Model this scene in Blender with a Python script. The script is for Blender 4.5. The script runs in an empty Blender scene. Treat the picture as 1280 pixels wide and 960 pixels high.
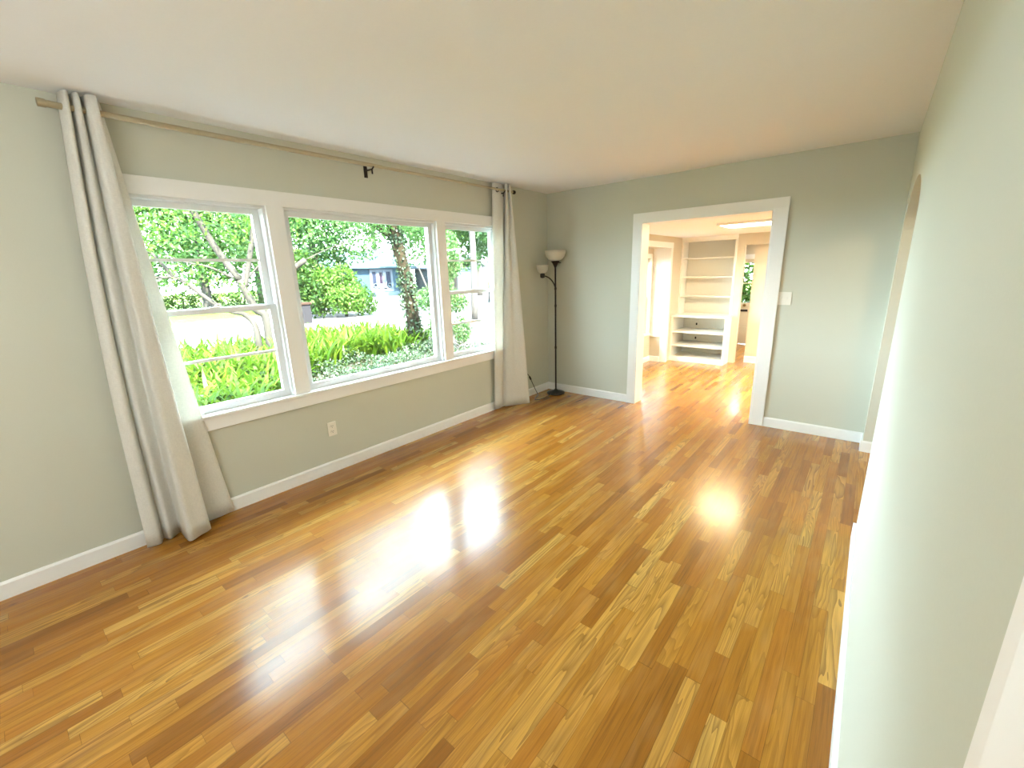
import bpy, bmesh, math, random
import numpy as np
from mathutils import Vector, Matrix

random.seed(7)
rng = np.random.default_rng(11)
S = bpy.context.scene
COL = S.collection
PI = math.pi

# ------------------------------------------------------------------ camera
CAM = np.array([3.20339, -4.61955, 1.53099])
YAW, PIT, ROL = math.radians(39.7695), math.radians(14.5628), math.radians(-1.7629)
F_PX = 535.70


def cam_axes():
    cy, sy, cp, sp = math.cos(YAW), math.sin(YAW), math.cos(PIT), math.sin(PIT)
    f = np.array([-sy * cp, cy * cp, -sp]); r = np.array([cy, sy, 0.0]); u = np.cross(r, f)
    c, s = math.cos(ROL), math.sin(ROL)
    return c * r + s * u, -s * r + c * u, f


AX_R, AX_U, AX_F = cam_axes()
cd = bpy.data.cameras.new('camera')
cam = bpy.data.objects.new('camera', cd)
COL.objects.link(cam)
m = Matrix(((AX_R[0], AX_U[0], -AX_F[0], CAM[0]), (AX_R[1], AX_U[1], -AX_F[1], CAM[1]),
            (AX_R[2], AX_U[2], -AX_F[2], CAM[2]), (0, 0, 0, 1)))
cam.matrix_world = m
cd.sensor_fit = 'HORIZONTAL'
cd.sensor_width = 36
cd.lens = 36 * F_PX / 1280
cd.clip_start = 0.02
cd.clip_end = 400
S.camera = cam

# ------------------------------------------------------------------ light
SKY_STRENGTH = 12.0
SUN_STRENGTH = 26.0
LAMP_WARM = 8.5
LAMP_WARM_FILL = 10.0
LAMP_FILL = 8.0
LAMP_HALL = 22.0
S.view_settings.view_transform = 'Standard'
S.view_settings.look = 'None'
S.view_settings.exposure = 2.36
S.view_settings.gamma = 1.0
S.view_settings.use_curve_mapping = False

w = bpy.data.worlds.new('sky')
S.world = w
w.use_nodes = True
wn = w.node_tree.nodes
wn.clear()
wo = wn.new('ShaderNodeOutputWorld'); wb = wn.new('ShaderNodeBackground')
wb.inputs['Color'].default_value = (0.68, 0.86, 1.0, 1)
wb.inputs['Strength'].default_value = SKY_STRENGTH
w.node_tree.links.new(wb.outputs[0], wo.inputs[0])

sd = bpy.data.lights.new('sun', 'SUN')
sd.energy = SUN_STRENGTH
sd.angle = math.radians(1.5)
sd.color = (1.0, 0.95, 0.84)
sun = bpy.data.objects.new('sun', sd)
COL.objects.link(sun)
sun.location = (20, -5, 20)
SUN_DIR = Vector((-1.0, 0.32, -1.02))       # travels from behind the house towards the street
sun.rotation_euler = SUN_DIR.to_track_quat('-Z', 'Y').to_euler()


def portal(name, loc, sx, sy, direction):
    d = bpy.data.lights.new(name, 'AREA'); d.shape = 'RECTANGLE'; d.size = sx; d.size_y = sy
    d.cycles.is_portal = True
    o = bpy.data.objects.new(name, d); COL.objects.link(o); o.location = loc
    o.rotation_euler = Vector(direction).to_track_quat('-Z', 'Y').to_euler()
    return o


portal('window_portal', (-0.17, -2.49, 1.36), 3.2, 1.4, (1, 0, 0))
portal('nook_window_portal', (-0.10, 2.58, 1.0), 1.1, 1.4, (1, 0, 0))

# ------------------------------------------------------------------ helpers


def ray(u, v):
    return CAM, AX_R * ((u - 640) / F_PX) + AX_U * ((480 - v) / F_PX) + AX_F


def on(ax, val, u, v):
    c, d = ray(u, v)
    return c + d * ((val - c[ax]) / d[ax])


def tag(o, label=None, cat=None, group=None, kind=None):
    if label: o['label'] = label
    if cat: o['category'] = cat
    if group: o['group'] = group
    if kind: o['kind'] = kind
    return o


def empty(name, loc=(0, 0, 0), rz=0):
    o = bpy.data.objects.new(name, None)
    o.empty_display_size = 0.1
    COL.objects.link(o)
    o.location = loc
    o.rotation_euler = (0, 0, rz)
    return o


def link_mesh(name, me, mat, parent=None):
    o = bpy.data.objects.new(name, me)
    COL.objects.link(o)
    if mat is not None:
        me.materials.append(mat)
    if parent is not None:
        o.parent = parent
    return o


def obj(name, bm, mat, parent=None, smooth=False, bevel=0, at=(0, 0, 0)):
    """bm is in world metres; `at` is the parent's base, taken off so that the part sits in its thing's own frame"""
    if bevel:
        bmesh.ops.remove_doubles(bm, verts=bm.verts, dist=1e-6)
    me = bpy.data.meshes.new(name)
    bmesh.ops.recalc_face_normals(bm, faces=bm.faces)
    if any(at):
        bmesh.ops.translate(bm, verts=bm.verts, vec=Vector([-a for a in at]))
    bm.to_mesh(me); bm.free()
    if smooth:
        me.shade_smooth()
    o = link_mesh(name, me, mat, parent)
    if bevel:
        b = o.modifiers.new('bevel', 'BEVEL'); b.width = bevel; b.segments = 2; b.limit_method = 'ANGLE'
    return o


def B():
    return bmesh.new()


def box(bm, x0, x1, y0, y1, z0, z1):
    vs = [bm.verts.new(p) for p in ((x0, y0, z0), (x1, y0, z0), (x1, y1, z0), (x0, y1, z0),
                                    (x0, y0, z1), (x1, y0, z1), (x1, y1, z1), (x0, y1, z1))]
    for f in ((0, 3, 2, 1), (4, 5, 6, 7), (0, 1, 5, 4), (1, 2, 6, 5), (2, 3, 7, 6), (3, 0, 4, 7)):
        bm.faces.new([vs[i] for i in f])
    return bm


def bx(*a):
    return box(B(), *a)


def prism(bm, poly, axis, a0, a1):
    """outline poly (2D) pushed along axis from a0 to a1"""
    def p3(p, a):
        return {0: (a, p[0], p[1]), 1: (p[0], a, p[1]), 2: (p[0], p[1], a)}[axis]
    lo = [bm.verts.new(p3(p, a0)) for p in poly]; hi = [bm.verts.new(p3(p, a1)) for p in poly]
    bm.faces.new(lo); bm.faces.new(hi[::-1])
    n = len(poly)
    for i in range(n):
        j = (i + 1) % n
        bm.faces.new((lo[i], hi[i], hi[j], lo[j]))
    return bm


def tube(bm, pts, radii, seg=10, caps=True):
    pts = [Vector(p) for p in pts]
    if not hasattr(radii, '__len__'):
        radii = [radii] * len(pts)
    rings = []
    t0 = (pts[1] - pts[0]).normalized()
    up = Vector((0, 0, 1)) if abs(t0.z) < 0.9 else Vector((1, 0, 0))
    nrm = t0.cross(up).normalized()
    for i, p in enumerate(pts):
        t = (pts[min(i + 1, len(pts) - 1)] - pts[max(i - 1, 0)]).normalized()
        nrm = (nrm - t * nrm.dot(t)).normalized()
        b = t.cross(nrm)
        rings.append([bm.verts.new(p + (nrm * math.cos(2 * PI * k / seg) + b * math.sin(2 * PI * k / seg)) * radii[i]) for k in range(seg)])
    for a, c in zip(rings, rings[1:]):
        for k in range(seg):
            bm.faces.new((a[k], a[(k + 1) % seg], c[(k + 1) % seg], c[k]))
    if caps:
        bm.faces.new(rings[0][::-1]); bm.faces.new(rings[-1])
    return bm


def lathe(bm, prof, cx, cy, seg=32, close=False):
    """prof: list of (r, z); a closed profile makes a walled vessel"""
    rings = []
    for r, z in prof:
        rings.append([bm.verts.new((cx + r * math.cos(2 * PI * k / seg), cy + r * math.sin(2 * PI * k / seg), z)) for k in range(seg)])
    prs = list(zip(rings, rings[1:])) + ([(rings[-1], rings[0])] if close else [])
    for a, c in prs:
        for k in range(seg):
            bm.faces.new((a[k], a[(k + 1) % seg], c[(k + 1) % seg], c[k]))
    if not close:
        bm.faces.new(rings[0][::-1]); bm.faces.new(rings[-1])
    return bm


def smooth_path(pts, n):
    """Catmull-Rom through pts, n samples per span"""
    P = [np.array(p, float) for p in pts]
    P = [2 * P[0] - P[1]] + P + [2 * P[-1] - P[-2]]
    out = []
    for i in range(1, len(P) - 2):
        for k in range(n):
            t = k / n
            a, b, c, d = P[i - 1], P[i], P[i + 1], P[i + 2]
            out.append(0.5 * (2 * b + (c - a) * t + (2 * a - 5 * b + 4 * c - d) * t * t + (3 * b - a - 3 * c + d) * t ** 3))
    out.append(P[-2])
    return out


def raw_mesh(name, verts, faces_quads, mat, parent=None, smooth=False):
    """numpy arrays (n,3) and (m,4) straight into a mesh"""
    me = bpy.data.meshes.new(name)
    nv, nf = len(verts), len(faces_quads)
    me.vertices.add(nv); me.vertices.foreach_set('co', np.asarray(verts, np.float32).ravel())
    me.loops.add(nf * 4); me.loops.foreach_set('vertex_index', np.asarray(faces_quads, np.int32).ravel())
    me.polygons.add(nf)
    me.polygons.foreach_set('loop_start', np.arange(0, nf * 4, 4, dtype=np.int32))
    me.update(calc_edges=True); me.validate()
    if smooth: me.shade_smooth()
    return link_mesh(name, me, mat, parent)


# ------------------------------------------------------------------ materials
class NT:
    def __init__(self, name):
        self.m = bpy.data.materials.new(name)
        self.m.use_nodes = True
        self.t = self.m.node_tree
        self.t.nodes.clear()
        self.out = self.t.nodes.new('ShaderNodeOutputMaterial')

    def n(self, typ, **kw):
        nd = self.t.nodes.new(typ)
        for k, v in kw.items():
            setattr(nd, k, v)
        return nd

    def l(self, a, b):
        self.t.links.new(a, b)

    def val(self, sock, v):
        if hasattr(v, 'links') or isinstance(v, bpy.types.NodeSocket):
            self.l(v, sock)
        else:
            sock.default_value = v

    def math(self, op, a, b=None, c=None, clamp=False):
        nd = self.n('ShaderNodeMath', operation=op, use_clamp=clamp)
        self.val(nd.inputs[0], a)
        if b is not None: self.val(nd.inputs[1], b)
        if c is not None: self.val(nd.inputs[2], c)
        return nd.outputs[0]

    def vec(self, x, y, z):
        nd = self.n('ShaderNodeCombineXYZ')
        for i, v in enumerate((x, y, z)): self.val(nd.inputs[i], v)
        return nd.outputs[0]

    def mix(self, fac, a, b, mode='MIX'):
        nd = self.n('ShaderNodeMix', data_type='RGBA', blend_type=mode)
        self.val(nd.inputs['Factor'], fac)
        self.val(nd.inputs[6], a); self.val(nd.inputs[7], b)
        return nd.outputs[2]

    def ramp(self, fac, stops):
        nd = self.n('ShaderNodeValToRGB')
        el = nd.color_ramp.elements
        while len(el) < len(stops): el.new(0.5)
        for e, (p, c) in zip(el, stops):
            e.position = p; e.color = (*c, 1)
        self.l(fac, nd.inputs[0])
        return nd.outputs[0]

    def noise(self, vec, scale, detail=2, rough=0.5, dist=0.0):
        nd = self.n('ShaderNodeTexNoise')
        if vec is not None: self.l(vec, nd.inputs['Vector'])
        nd.inputs['Scale'].default_value = scale; nd.inputs['Detail'].default_value = detail
        nd.inputs['Roughness'].default_value = rough; nd.inputs['Distortion'].default_value = dist
        return nd

    def principled(self, color, rough=0.5, **kw):
        p = self.n('ShaderNodeBsdfPrincipled')
        self.val(p.inputs['Base Color'], color if not isinstance(color, tuple) else (*color, 1))
        self.val(p.inputs['Roughness'], rough)
        for k, v in kw.items(): self.val(p.inputs[k.replace('_', ' ')], v)
        return p

    def bump(self, height, strength=0.2, dist=0.01):
        b = self.n('ShaderNodeBump'); b.inputs['Strength'].default_value = strength; b.inputs['Distance'].default_value = dist
        self.l(height, b.inputs['Height'])
        return b.outputs[0]

    def done(self, shader):
        self.l(shader, self.out.inputs[0])
        return self.m


def mat_plain(name, col, rough=0.5, var=0.04, scale=30, bump=0.0, bdist=0.002, **kw):
    t = NT(name)
    tc = t.n('ShaderNodeTexCoord').outputs['Object']
    nz = t.noise(tc, scale, 3)
    c = t.mix(nz.outputs['Fac'], (*[x * (1 - var) for x in col], 1), (*[min(1, x * (1 + var)) for x in col], 1))
    p = t.principled(c, rough, **kw)
    if bump:
        t.l(t.bump(nz.outputs['Fac'], bump, bdist), p.inputs['Normal'])
    return t.done(p.outputs[0])


def mat_emit(name, col, strength):
    t = NT(name)
    e = t.n('ShaderNodeEmission'); e.inputs[0].default_value = (*col, 1); e.inputs[1].default_value = strength
    return t.done(e.outputs[0])


def mat_glass(name):
    t = NT(name)
    tr = t.n('ShaderNodeBsdfTransparent'); gl = t.n('ShaderNodeBsdfGlossy')
    tr.inputs[0].default_value = (0.95, 0.97, 0.96, 1)
    gl.inputs['Roughness'].default_value = 0.02
    lw = t.n('ShaderNodeLayerWeight'); lw.inputs[0].default_value = 0.5
    fr = t.math('ADD', t.math('MULTIPLY', t.math('POWER', lw.outputs['Facing'], 5.0), 0.6), 0.025)
    mx = t.n('ShaderNodeMixShader')
    t.l(fr, mx.inputs[0]); t.l(tr.outputs[0], mx.inputs[1]); t.l(gl.outputs[0], mx.inputs[2])
    return t.done(mx.outputs[0])


def mat_wood_floor(name, tint=1.0):
    t = NT(name)
    tc = t.n('ShaderNodeTexCoord').outputs['Object']
    sp = t.n('ShaderNodeSeparateXYZ'); t.l(tc, sp.inputs[0])
    x, y = sp.outputs[0], sp.outputs[1]
    W = 0.057
    xs = t.math('DIVIDE', x, W)
    row = t.math('FLOOR', xs); fx = t.math('FRACT', xs)
    wn1 = t.n('ShaderNodeTexWhiteNoise', noise_dimensions='1D'); t.l(row, wn1.inputs['W'])
    r1 = wn1.outputs['Value']
    L = t.math('ADD', t.math('MULTIPLY', wn1.outputs['Value'], 0.45), 0.42)
    ys = t.math('ADD', t.math('DIVIDE', y, L), t.math('MULTIPLY', r1, 37.7))
    # uneven board lengths: shove the joints about with a slow noise
    wob = t.n('ShaderNodeTexNoise', noise_dimensions='2D')
    t.l(t.vec(t.math('MULTIPLY', row, 3.17), t.math('MULTIPLY', ys, 0.55), 0.0), wob.inputs['Vector']); wob.inputs['Scale'].default_value = 1.0
    ys = t.math('ADD', ys, t.math('MULTIPLY', wob.outputs['Fac'], 1.1))
    colm = t.math('FLOOR', ys); fy = t.math('FRACT', ys)
    wn2 = t.n('ShaderNodeTexWhiteNoise', noise_dimensions='3D'); t.l(t.vec(row, colm, 3.0), wn2.inputs['Vector'])
    v = wn2.outputs['Value']
    cs = t.n('ShaderNodeSeparateColor'); t.l(wn2.outputs['Color'], cs.inputs[0])
    rA, rB, rC = cs.outputs[0], cs.outputs[1], cs.outputs[2]
    base0 = t.ramp(v, [(0.0, (0.27, 0.101, 0.0097)), (0.15, (0.36, 0.140, 0.0135)), (0.42, (0.435, 0.179, 0.0180)),
                      (0.72, (0.51, 0.230, 0.0285)), (0.9, (0.62, 0.312, 0.0525)), (1.0, (0.67, 0.379, 0.0825))])
    red = t.mix(t.math('MULTIPLY', t.math('SUBTRACT', rC, 0.7, clamp=True), 2.0), base0, (0.46, 0.175, 0.022, 1))
    base = red
    # cathedral grain: contour lines of a long smooth noise, different in each board
    g = t.n('ShaderNodeTexNoise', noise_dimensions='3D')
    t.l(t.vec(t.math('MULTIPLY', x, 15.0), t.math('MULTIPLY', y, 1.15), t.math('MULTIPLY', v, 91.0)), g.inputs['Vector'])
    g.inputs['Scale'].default_value = 1.0; g.inputs['Detail'].default_value = 1.5; g.inputs['Distortion'].default_value = 0.25
    rings = t.math('FRACT', t.math('MULTIPLY', g.outputs['Fac'], t.math('ADD', t.math('MULTIPLY', rB, 10.0), 7.0)))
    rings = t.math('POWER', rings, 1.8)
    gstr = t.math('MULTIPLY', t.math('POWER', rA, 2.2), 1.0)
    fib = t.n('ShaderNodeTexNoise', noise_dimensions='3D')
    t.l(t.vec(t.math('MULTIPLY', x, 420.0), t.math('MULTIPLY', y, 9.0), t.math('MULTIPLY', rC, 50.0)), fib.inputs['Vector'])
    fib.inputs['Scale'].default_value = 1.0; fib.inputs['Detail'].default_value = 3
    fib2 = t.n('ShaderNodeTexNoise', noise_dimensions='3D')
    t.l(t.vec(t.math('MULTIPLY', x, 95.0), t.math('MULTIPLY', y, 2.2), t.math('MULTIPLY', rA, 70.0)), fib2.inputs['Vector'])
    fib2.inputs['Scale'].default_value = 1.0; fib2.inputs['Detail'].default_value = 3
    fibv = t.math('ADD', t.math('MULTIPLY', t.math('SUBTRACT', fib.outputs['Fac'], 0.42, clamp=True), 1.2), t.math('MULTIPLY', t.math('SUBTRACT', fib2.outputs['Fac'], 0.47, clamp=True), 1.9), clamp=True)
    blot = t.n('ShaderNodeTexNoise', noise_dimensions='3D')
    t.l(t.vec(t.math('MULTIPLY', x, 11.0), t.math('MULTIPLY', y, 3.0), t.math('MULTIPLY', rB, 40.0)), blot.inputs['Vector'])
    blot.inputs['Scale'].default_value = 1.0; blot.inputs['Detail'].default_value = 2
    dark = t.mix(0.72, base, (0.075, 0.026, 0.006, 1))
    c = t.mix(t.math('MULTIPLY', rings, gstr), base, dark)
    c = t.mix(fibv, c, dark)
    light = t.mix(0.45, c, (0.62, 0.36, 0.12, 1))
    c = t.mix(t.math('MULTIPLY', t.math('SUBTRACT', blot.outputs['Fac'], 0.5, clamp=True), 1.6), c, light)
    # knots, few
    vo = t.n('ShaderNodeTexVoronoi'); vo.inputs['Scale'].default_value = 1.0
    t.l(t.vec(t.math('MULTIPLY', x, 3.1), t.math('MULTIPLY', y, 1.7), 0.5), vo.inputs['Vector'])
    kn = t.math('SUBTRACT', 1.0, t.math('MULTIPLY', vo.outputs['Distance'], 26.0), clamp=True)
    c = t.mix(t.math('MULTIPLY', kn, 0.85), c, (0.06, 0.02, 0.006, 1))
    # joints
    ex = t.math('MULTIPLY', t.math('MINIMUM', fx, t.math('SUBTRACT', 1.0, fx)), W)
    ey = t.math('MULTIPLY', t.math('MULTIPLY', t.math('MINIMUM', fy, t.math('SUBTRACT', 1.0, fy)), L), 1.0)
    e = t.math('MINIMUM', ex, ey)
    seam = t.math('SUBTRACT', 1.0, t.math('DIVIDE', e, 0.0011), clamp=True)
    c = t.mix(t.math('MULTIPLY', seam, 0.62), c, (0.035, 0.013, 0.004, 1))
    rough = t.math('ADD', 0.20, t.math('MULTIPLY', fib.outputs['Fac'], 0.10))
    p = t.principled(c, rough, IOR=1.22, Coat_Weight=0.72, Coat_Roughness=0.19, Coat_IOR=1.5)
    # boards sit very slightly cupped and tilted, the finish dips at the joints
    tilt = t.math('MULTIPLY', t.math('MULTIPLY', t.math('SUBTRACT', rC, 0.5), t.math('SUBTRACT', fx, 0.5)), 0.4)
    hgt = t.math('ADD', t.math('MULTIPLY', fibv, 0.10), tilt)
    hgt = t.math('SUBTRACT', hgt, t.math('MULTIPLY', seam, 0.25))
    nb = t.bump(hgt, 0.35, 0.0011)
    t.l(nb, p.inputs['Normal']); t.l(nb, p.inputs['Coat Normal'])
    return t.done(p.outputs[0])


def mat_leaf(name, stops, trans=0.45, rough=0.45):
    t = NT(name)
    geo = t.n('ShaderNodeNewGeometry')
    c = t.ramp(geo.outputs['Random Per Island'], stops)
    d = t.n('ShaderNodeBsdfDiffuse'); tr = t.n('ShaderNodeBsdfTranslucent'); gl = t.n('ShaderNodeBsdfGlossy')
    t.l(c, d.inputs[0]); t.l(t.mix(0.4, c, (0.06, 0.11, 0.012, 1)), tr.inputs[0]); gl.inputs['Roughness'].default_value = rough
    mx = t.n('ShaderNodeMixShader'); mx.inputs[0].default_value = trans
    t.l(d.outputs[0], mx.inputs[1]); t.l(tr.outputs[0], mx.inputs[2])
    m2 = t.n('ShaderNodeMixShader'); m2.inputs[0].default_value = 0.008
    t.l(mx.outputs[0], m2.inputs[1]); t.l(gl.outputs[0], m2.inputs[2])
    return t.done(m2.outputs[0])


def mat_bark(name, c0, c1, scale=6.0):
    t = NT(name)
    tc = t.n('ShaderNodeTexCoord').outputs['Object']
    mp = t.n('ShaderNodeMapping'); mp.inputs['Scale'].default_value = (1, 1, 0.3); t.l(tc, mp.inputs[0])
    nz = t.noise(mp.outputs[0], scale, 5, 0.65)
    c = t.ramp(nz.outputs['Fac'], [(0.3, c0), (0.7, c1)])
    p = t.principled(c, 0.85, Specular_IOR_Level=0.04)
    t.l(t.bump(nz.outputs['Fac'], 0.6, 0.03), p.inputs['Normal'])
    return t.done(p.outputs[0])


def mat_fabric(name, col, trans):
    t = NT(name)
    tc = t.n('ShaderNodeTexCoord').outputs['Object']
    mp = t.n('ShaderNodeMapping'); mp.inputs['Scale'].default_value = (1, 1, 0.18); t.l(tc, mp.inputs[0])
    n1 = t.noise(mp.outputs[0], 260, 2, 0.6)
    mp2 = t.n('ShaderNodeMapping'); mp2.inputs['Scale'].default_value = (0.2, 0.2, 1); t.l(tc, mp2.inputs[0])
    n2 = t.noise(mp2.outputs[0], 300, 2, 0.6)
    f = t.math('MULTIPLY', n1.outputs['Fac'], n2.outputs['Fac'])
    c = t.ramp(f, [(0.12, tuple(x * 0.93 for x in col)), (0.38, tuple(min(1, x * 1.03) for x in col))])
    d = t.n('ShaderNodeBsdfDiffuse'); tr = t.n('ShaderNodeBsdfTranslucent')
    t.l(c, d.inputs[0]); t.l(c, tr.inputs[0])
    nb = t.bump(f, 0.3, 0.0015); t.l(nb, d.inputs['Normal'])
    mx = t.n('ShaderNodeMixShader'); mx.inputs[0].default_value = trans
    t.l(d.outputs[0], mx.inputs[1]); t.l(tr.outputs[0], mx.inputs[2])
    return t.done(mx.outputs[0])


def mat_siding(name, col, pitch=0.18):
    t = NT(name)
    tc = t.n('ShaderNodeTexCoord').outputs['Object']
    sp = t.n('ShaderNodeSeparateXYZ'); t.l(tc, sp.inputs[0])
    f = t.math('FRACT', t.math('DIVIDE', sp.outputs[2], pitch))
    gap = t.math('GREATER_THAN', f, 0.9)
    c = t.mix(gap, (*col, 1), (*[x * 0.45 for x in col], 1))
    p = t.principled(c, 0.6, Specular_IOR_Level=0.05)
    t.l(t.bump(f, 0.6, 0.03), p.inputs['Normal'])
    return t.done(p.outputs[0])


def mat_brick(name):
    t = NT(name)
    tc = t.n('ShaderNodeTexCoord').outputs['Object']
    mp = t.n('ShaderNodeMapping'); mp.inputs['Rotation'].default_value = (PI / 2, 0, PI / 2); t.l(tc, mp.inputs[0])
    b = t.n('ShaderNodeTexBrick'); t.l(mp.outputs[0], b.inputs[0])
    b.inputs['Color1'].default_value = (0.0064, 0.0024, 0.0032, 1); b.inputs['Color2'].default_value = (0.0088, 0.0036, 0.0044, 1)
    b.inputs['Mortar'].default_value = (0.0102, 0.0096, 0.0108, 1); b.inputs['Scale'].default_value = 4.0
    b.inputs['Mortar Size'].default_value = 0.03
    return t.done(t.principled(b.outputs[0], 0.9, Specular_IOR_Level=0.04).outputs[0])


def mat_ground(name, c0, c1, scale, detail=4):
    t = NT(name)
    tc = t.n('ShaderNodeTexCoord').outputs['Object']
    nz = t.noise(tc, scale, detail, 0.65)
    c = t.ramp(nz.outputs['Fac'], [(0.35, c0), (0.65, c1)])
    p = t.principled(c, 0.95, Specular_IOR_Level=0.04)
    t.l(t.bump(nz.outputs['Fac'], 0.5, 0.02), p.inputs['Normal'])
    return t.done(p.outputs[0])


WALL = mat_plain('wall_paint', (0.575, 0.585, 0.490), 0.75, 0.02, 160, 0.10, 0.0015)
WALL2 = mat_plain('wall_paint_warm', (0.60, 0.55, 0.44), 0.75, 0.02, 160)
CEIL = mat_plain('ceiling_paint', (0.885, 0.905, 0.925), 0.85, 0.015, 90, 0.08, 0.001)
TRIM = mat_plain('trim_paint', (0.84, 0.84, 0.81), 0.32, 0.01, 40)
SASH = mat_plain('sash_paint', (0.74, 0.75, 0.74), 0.35, 0.01, 40)
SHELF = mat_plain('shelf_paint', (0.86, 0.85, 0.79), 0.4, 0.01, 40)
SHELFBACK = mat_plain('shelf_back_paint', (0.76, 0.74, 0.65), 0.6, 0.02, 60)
FLOOR = mat_wood_floor('oak_strip_floor')
GLASS = mat_glass('window_glass')
CURT = mat_fabric('linen_curtain', (0.87, 0.86, 0.80), 0.26)
ROD = mat_plain('brushed_champagne_metal', (0.46, 0.40, 0.27), 0.38, 0.05, 80, Metallic=0.55)
DARKM = mat_plain('dark_bronze_metal', (0.02, 0.014, 0.012), 0.35, 0.1, 60, Metallic=0.4)
BLACK = mat_plain('black_plastic', (0.012, 0.011, 0.011), 0.4, 0.1, 60)
PLATE = mat_plain('ivory_plastic', (0.80, 0.78, 0.70), 0.3, 0.01, 40)
BRASS = mat_plain('aged_brass', (0.36, 0.22, 0.08), 0.35, 0.1, 60, Metallic=0.9)
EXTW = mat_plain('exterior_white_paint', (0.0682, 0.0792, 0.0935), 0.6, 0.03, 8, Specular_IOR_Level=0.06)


def mat_shade():
    t = NT('frosted_white_shade')
    tc = t.n('ShaderNodeTexCoord').outputs['Object']
    nz = t.noise(tc, 25, 2)
    c = t.mix(nz.outputs['Fac'], (0.76, 0.74, 0.64, 1), (0.86, 0.84, 0.74, 1))
    p = t.principled(c, 0.35)
    tr = t.n('ShaderNodeBsdfTranslucent'); t.l(c, tr.inputs[0])
    mx = t.n('ShaderNodeMixShader'); mx.inputs[0].default_value = 0.3
    t.l(p.outputs[0], mx.inputs[1]); t.l(tr.outputs[0], mx.inputs[2])
    return t.done(mx.outputs[0])


SHADE = mat_shade()

# ------------------------------------------------------------------ room dimensions
H = 2.44            # ceiling
XW = 3.318          # right wall
YB = -6.90          # wall behind the camera
DX0, DX1, DZ = 1.218, 2.446, 2.009   # doorway to the next room
TW = 0.165          # far wall thickness
WIN = dict(z0=0.702, z1=2.011, u1=(-4.067, -3.29), u2=(-3.179, -1.809), u3=(-1.702, -0.925))
F2, C2 = -0.18, 2.055       # the next room lies a step down under a lower ceiling
LX2 = 0.372         # its left wall
BY2 = 3.817         # its back wall
RX2 = 4.6
HX = 5.0            # hallway depth behind the right wall

# ------------------------------------------------------------------ structure


def struct(o, label, cat):
    return tag(o, label, cat, kind='structure')


struct(obj('floor', bx(-0.15, HX, YB, TW, -0.10, 0.0), FLOOR), 'honey oak strip floor of the main room with glossy finish', 'floor')
struct(obj('floor_next_room', bx(-0.15, RX2, TW + 0.002, 7.2, F2 - 0.10, F2), FLOOR), 'oak strip floor of the sunken room past the wide doorway', 'floor')
struct(obj('ceiling', bx(-0.15, HX, YB - 0.15, TW, H, H + 0.12), CEIL), 'plain off-white plaster ceiling of the main room', 'ceiling')
struct(obj('ceiling_next_room', bx(-0.15, RX2, TW + 0.002, 7.2, C2, C2 + 0.12), CEIL), 'low off-white ceiling of the room past the doorway', 'ceiling')

# window wall with one long opening
bm = B()
y0, y1 = WIN['u1'][0], WIN['u3'][1]
box(bm, -0.15, 0, YB, y0, 0, H); box(bm, -0.15, 0, y1, TW, 0, H)
box(bm, -0.15, 0, y0, y1, 0, WIN['z0'] - 0.02); box(bm, -0.15, 0, y0, y1, WIN['z1'], H)
struct(obj('wall_left', bm, WALL), 'grey-green painted wall that holds the wide front window', 'wall')

bm = B()
prism(bm, [(0, 0), (DX0, 0), (DX0, DZ), (DX1, DZ), (DX1, 0), (HX, 0), (HX, H), (0, H)], 1, 0, TW)
struct(obj('wall_far', bm, WALL), 'grey-green far wall around the wide cased doorway', 'wall')

# right wall: arch to the hall and a doorway beside the camera
AR0, AR1, ASP, AAP = -1.74, -0.219, 1.72, 2.00
arc = [(0.5 * (AR0 + AR1) + 0.5 * (AR1 - AR0) * math.cos(a), ASP + (AAP - ASP) * math.sin(a)) for a in np.linspace(0, PI, 33)]
DR0, DR1 = -5.19, -4.336
out = [(0, 0), (0, H), (YB, H), (YB, 0), (DR0, 0), (DR0, 2.03), (DR1, 2.03), (DR1, 0), (AR0, 0)] + arc[::-1] + [(AR1, 0)]
struct(obj('wall_right', prism(B(), out, 0, XW, XW + 0.125), WALL), 'pale wall close on the right with an arched opening', 'wall')
struct(obj('wall_near', bx(-0.15, HX, YB - 0.15, YB, 0, H), WALL), 'plain wall behind the camera', 'wall')
struct(obj('wall_hall', bx(HX, HX + 0.1, YB, TW, 0, H), WALL2), 'plain hall wall beyond the arch', 'wall')

# next room
bm = B()
NY0, NY1, NX = 1.9, 3.257, 0.075           # window nook in its left wall
nz0, nz1 = -0.18, 1.872
box(bm, LX2 - 0.1, LX2, TW + 0.002, NY0, F2, C2); box(bm, LX2 - 0.1, LX2, NY1, 7.2, F2, C2)
box(bm, LX2 - 0.1, LX2, NY0, NY1, nz1, C2)
box(bm, NX, LX2 - 0.1, NY1, NY1 + 0.1, F2, C2); box(bm, NX, LX2 - 0.1, NY0 - 0.1, NY0, F2, C2)
box(bm, NX, LX2 - 0.1, NY0, NY1, nz1, nz1 + 0.1)
struct(obj('wall_left_next_room', bm, WALL2), 'warm cream left wall of the next room around its window nook', 'wall')
nw0, nw1, nwz0, nwz1 = 2.05, 3.10, 0.36, 1.70
bm = B()
box(bm, NX - 0.15, NX, NY0 - 0.1, nw0, F2, C2); box(bm, NX - 0.15, NX, nw1, NY1 + 0.1, F2, C2)
box(bm, NX - 0.15, NX, nw0, nw1, F2, nwz0); box(bm, NX - 0.15, NX, nw0, nw1, nwz1, C2)
struct(obj('wall_nook', bm, WALL2), 'outer wall of the window nook in the next room', 'wall')
bm = B()
KD0, KD1, KDZ = 1.435, 2.30, 1.872          # doorway to the kitchen hall
BK0, BK1 = LX2, 1.322                        # bookcase niche
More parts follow.
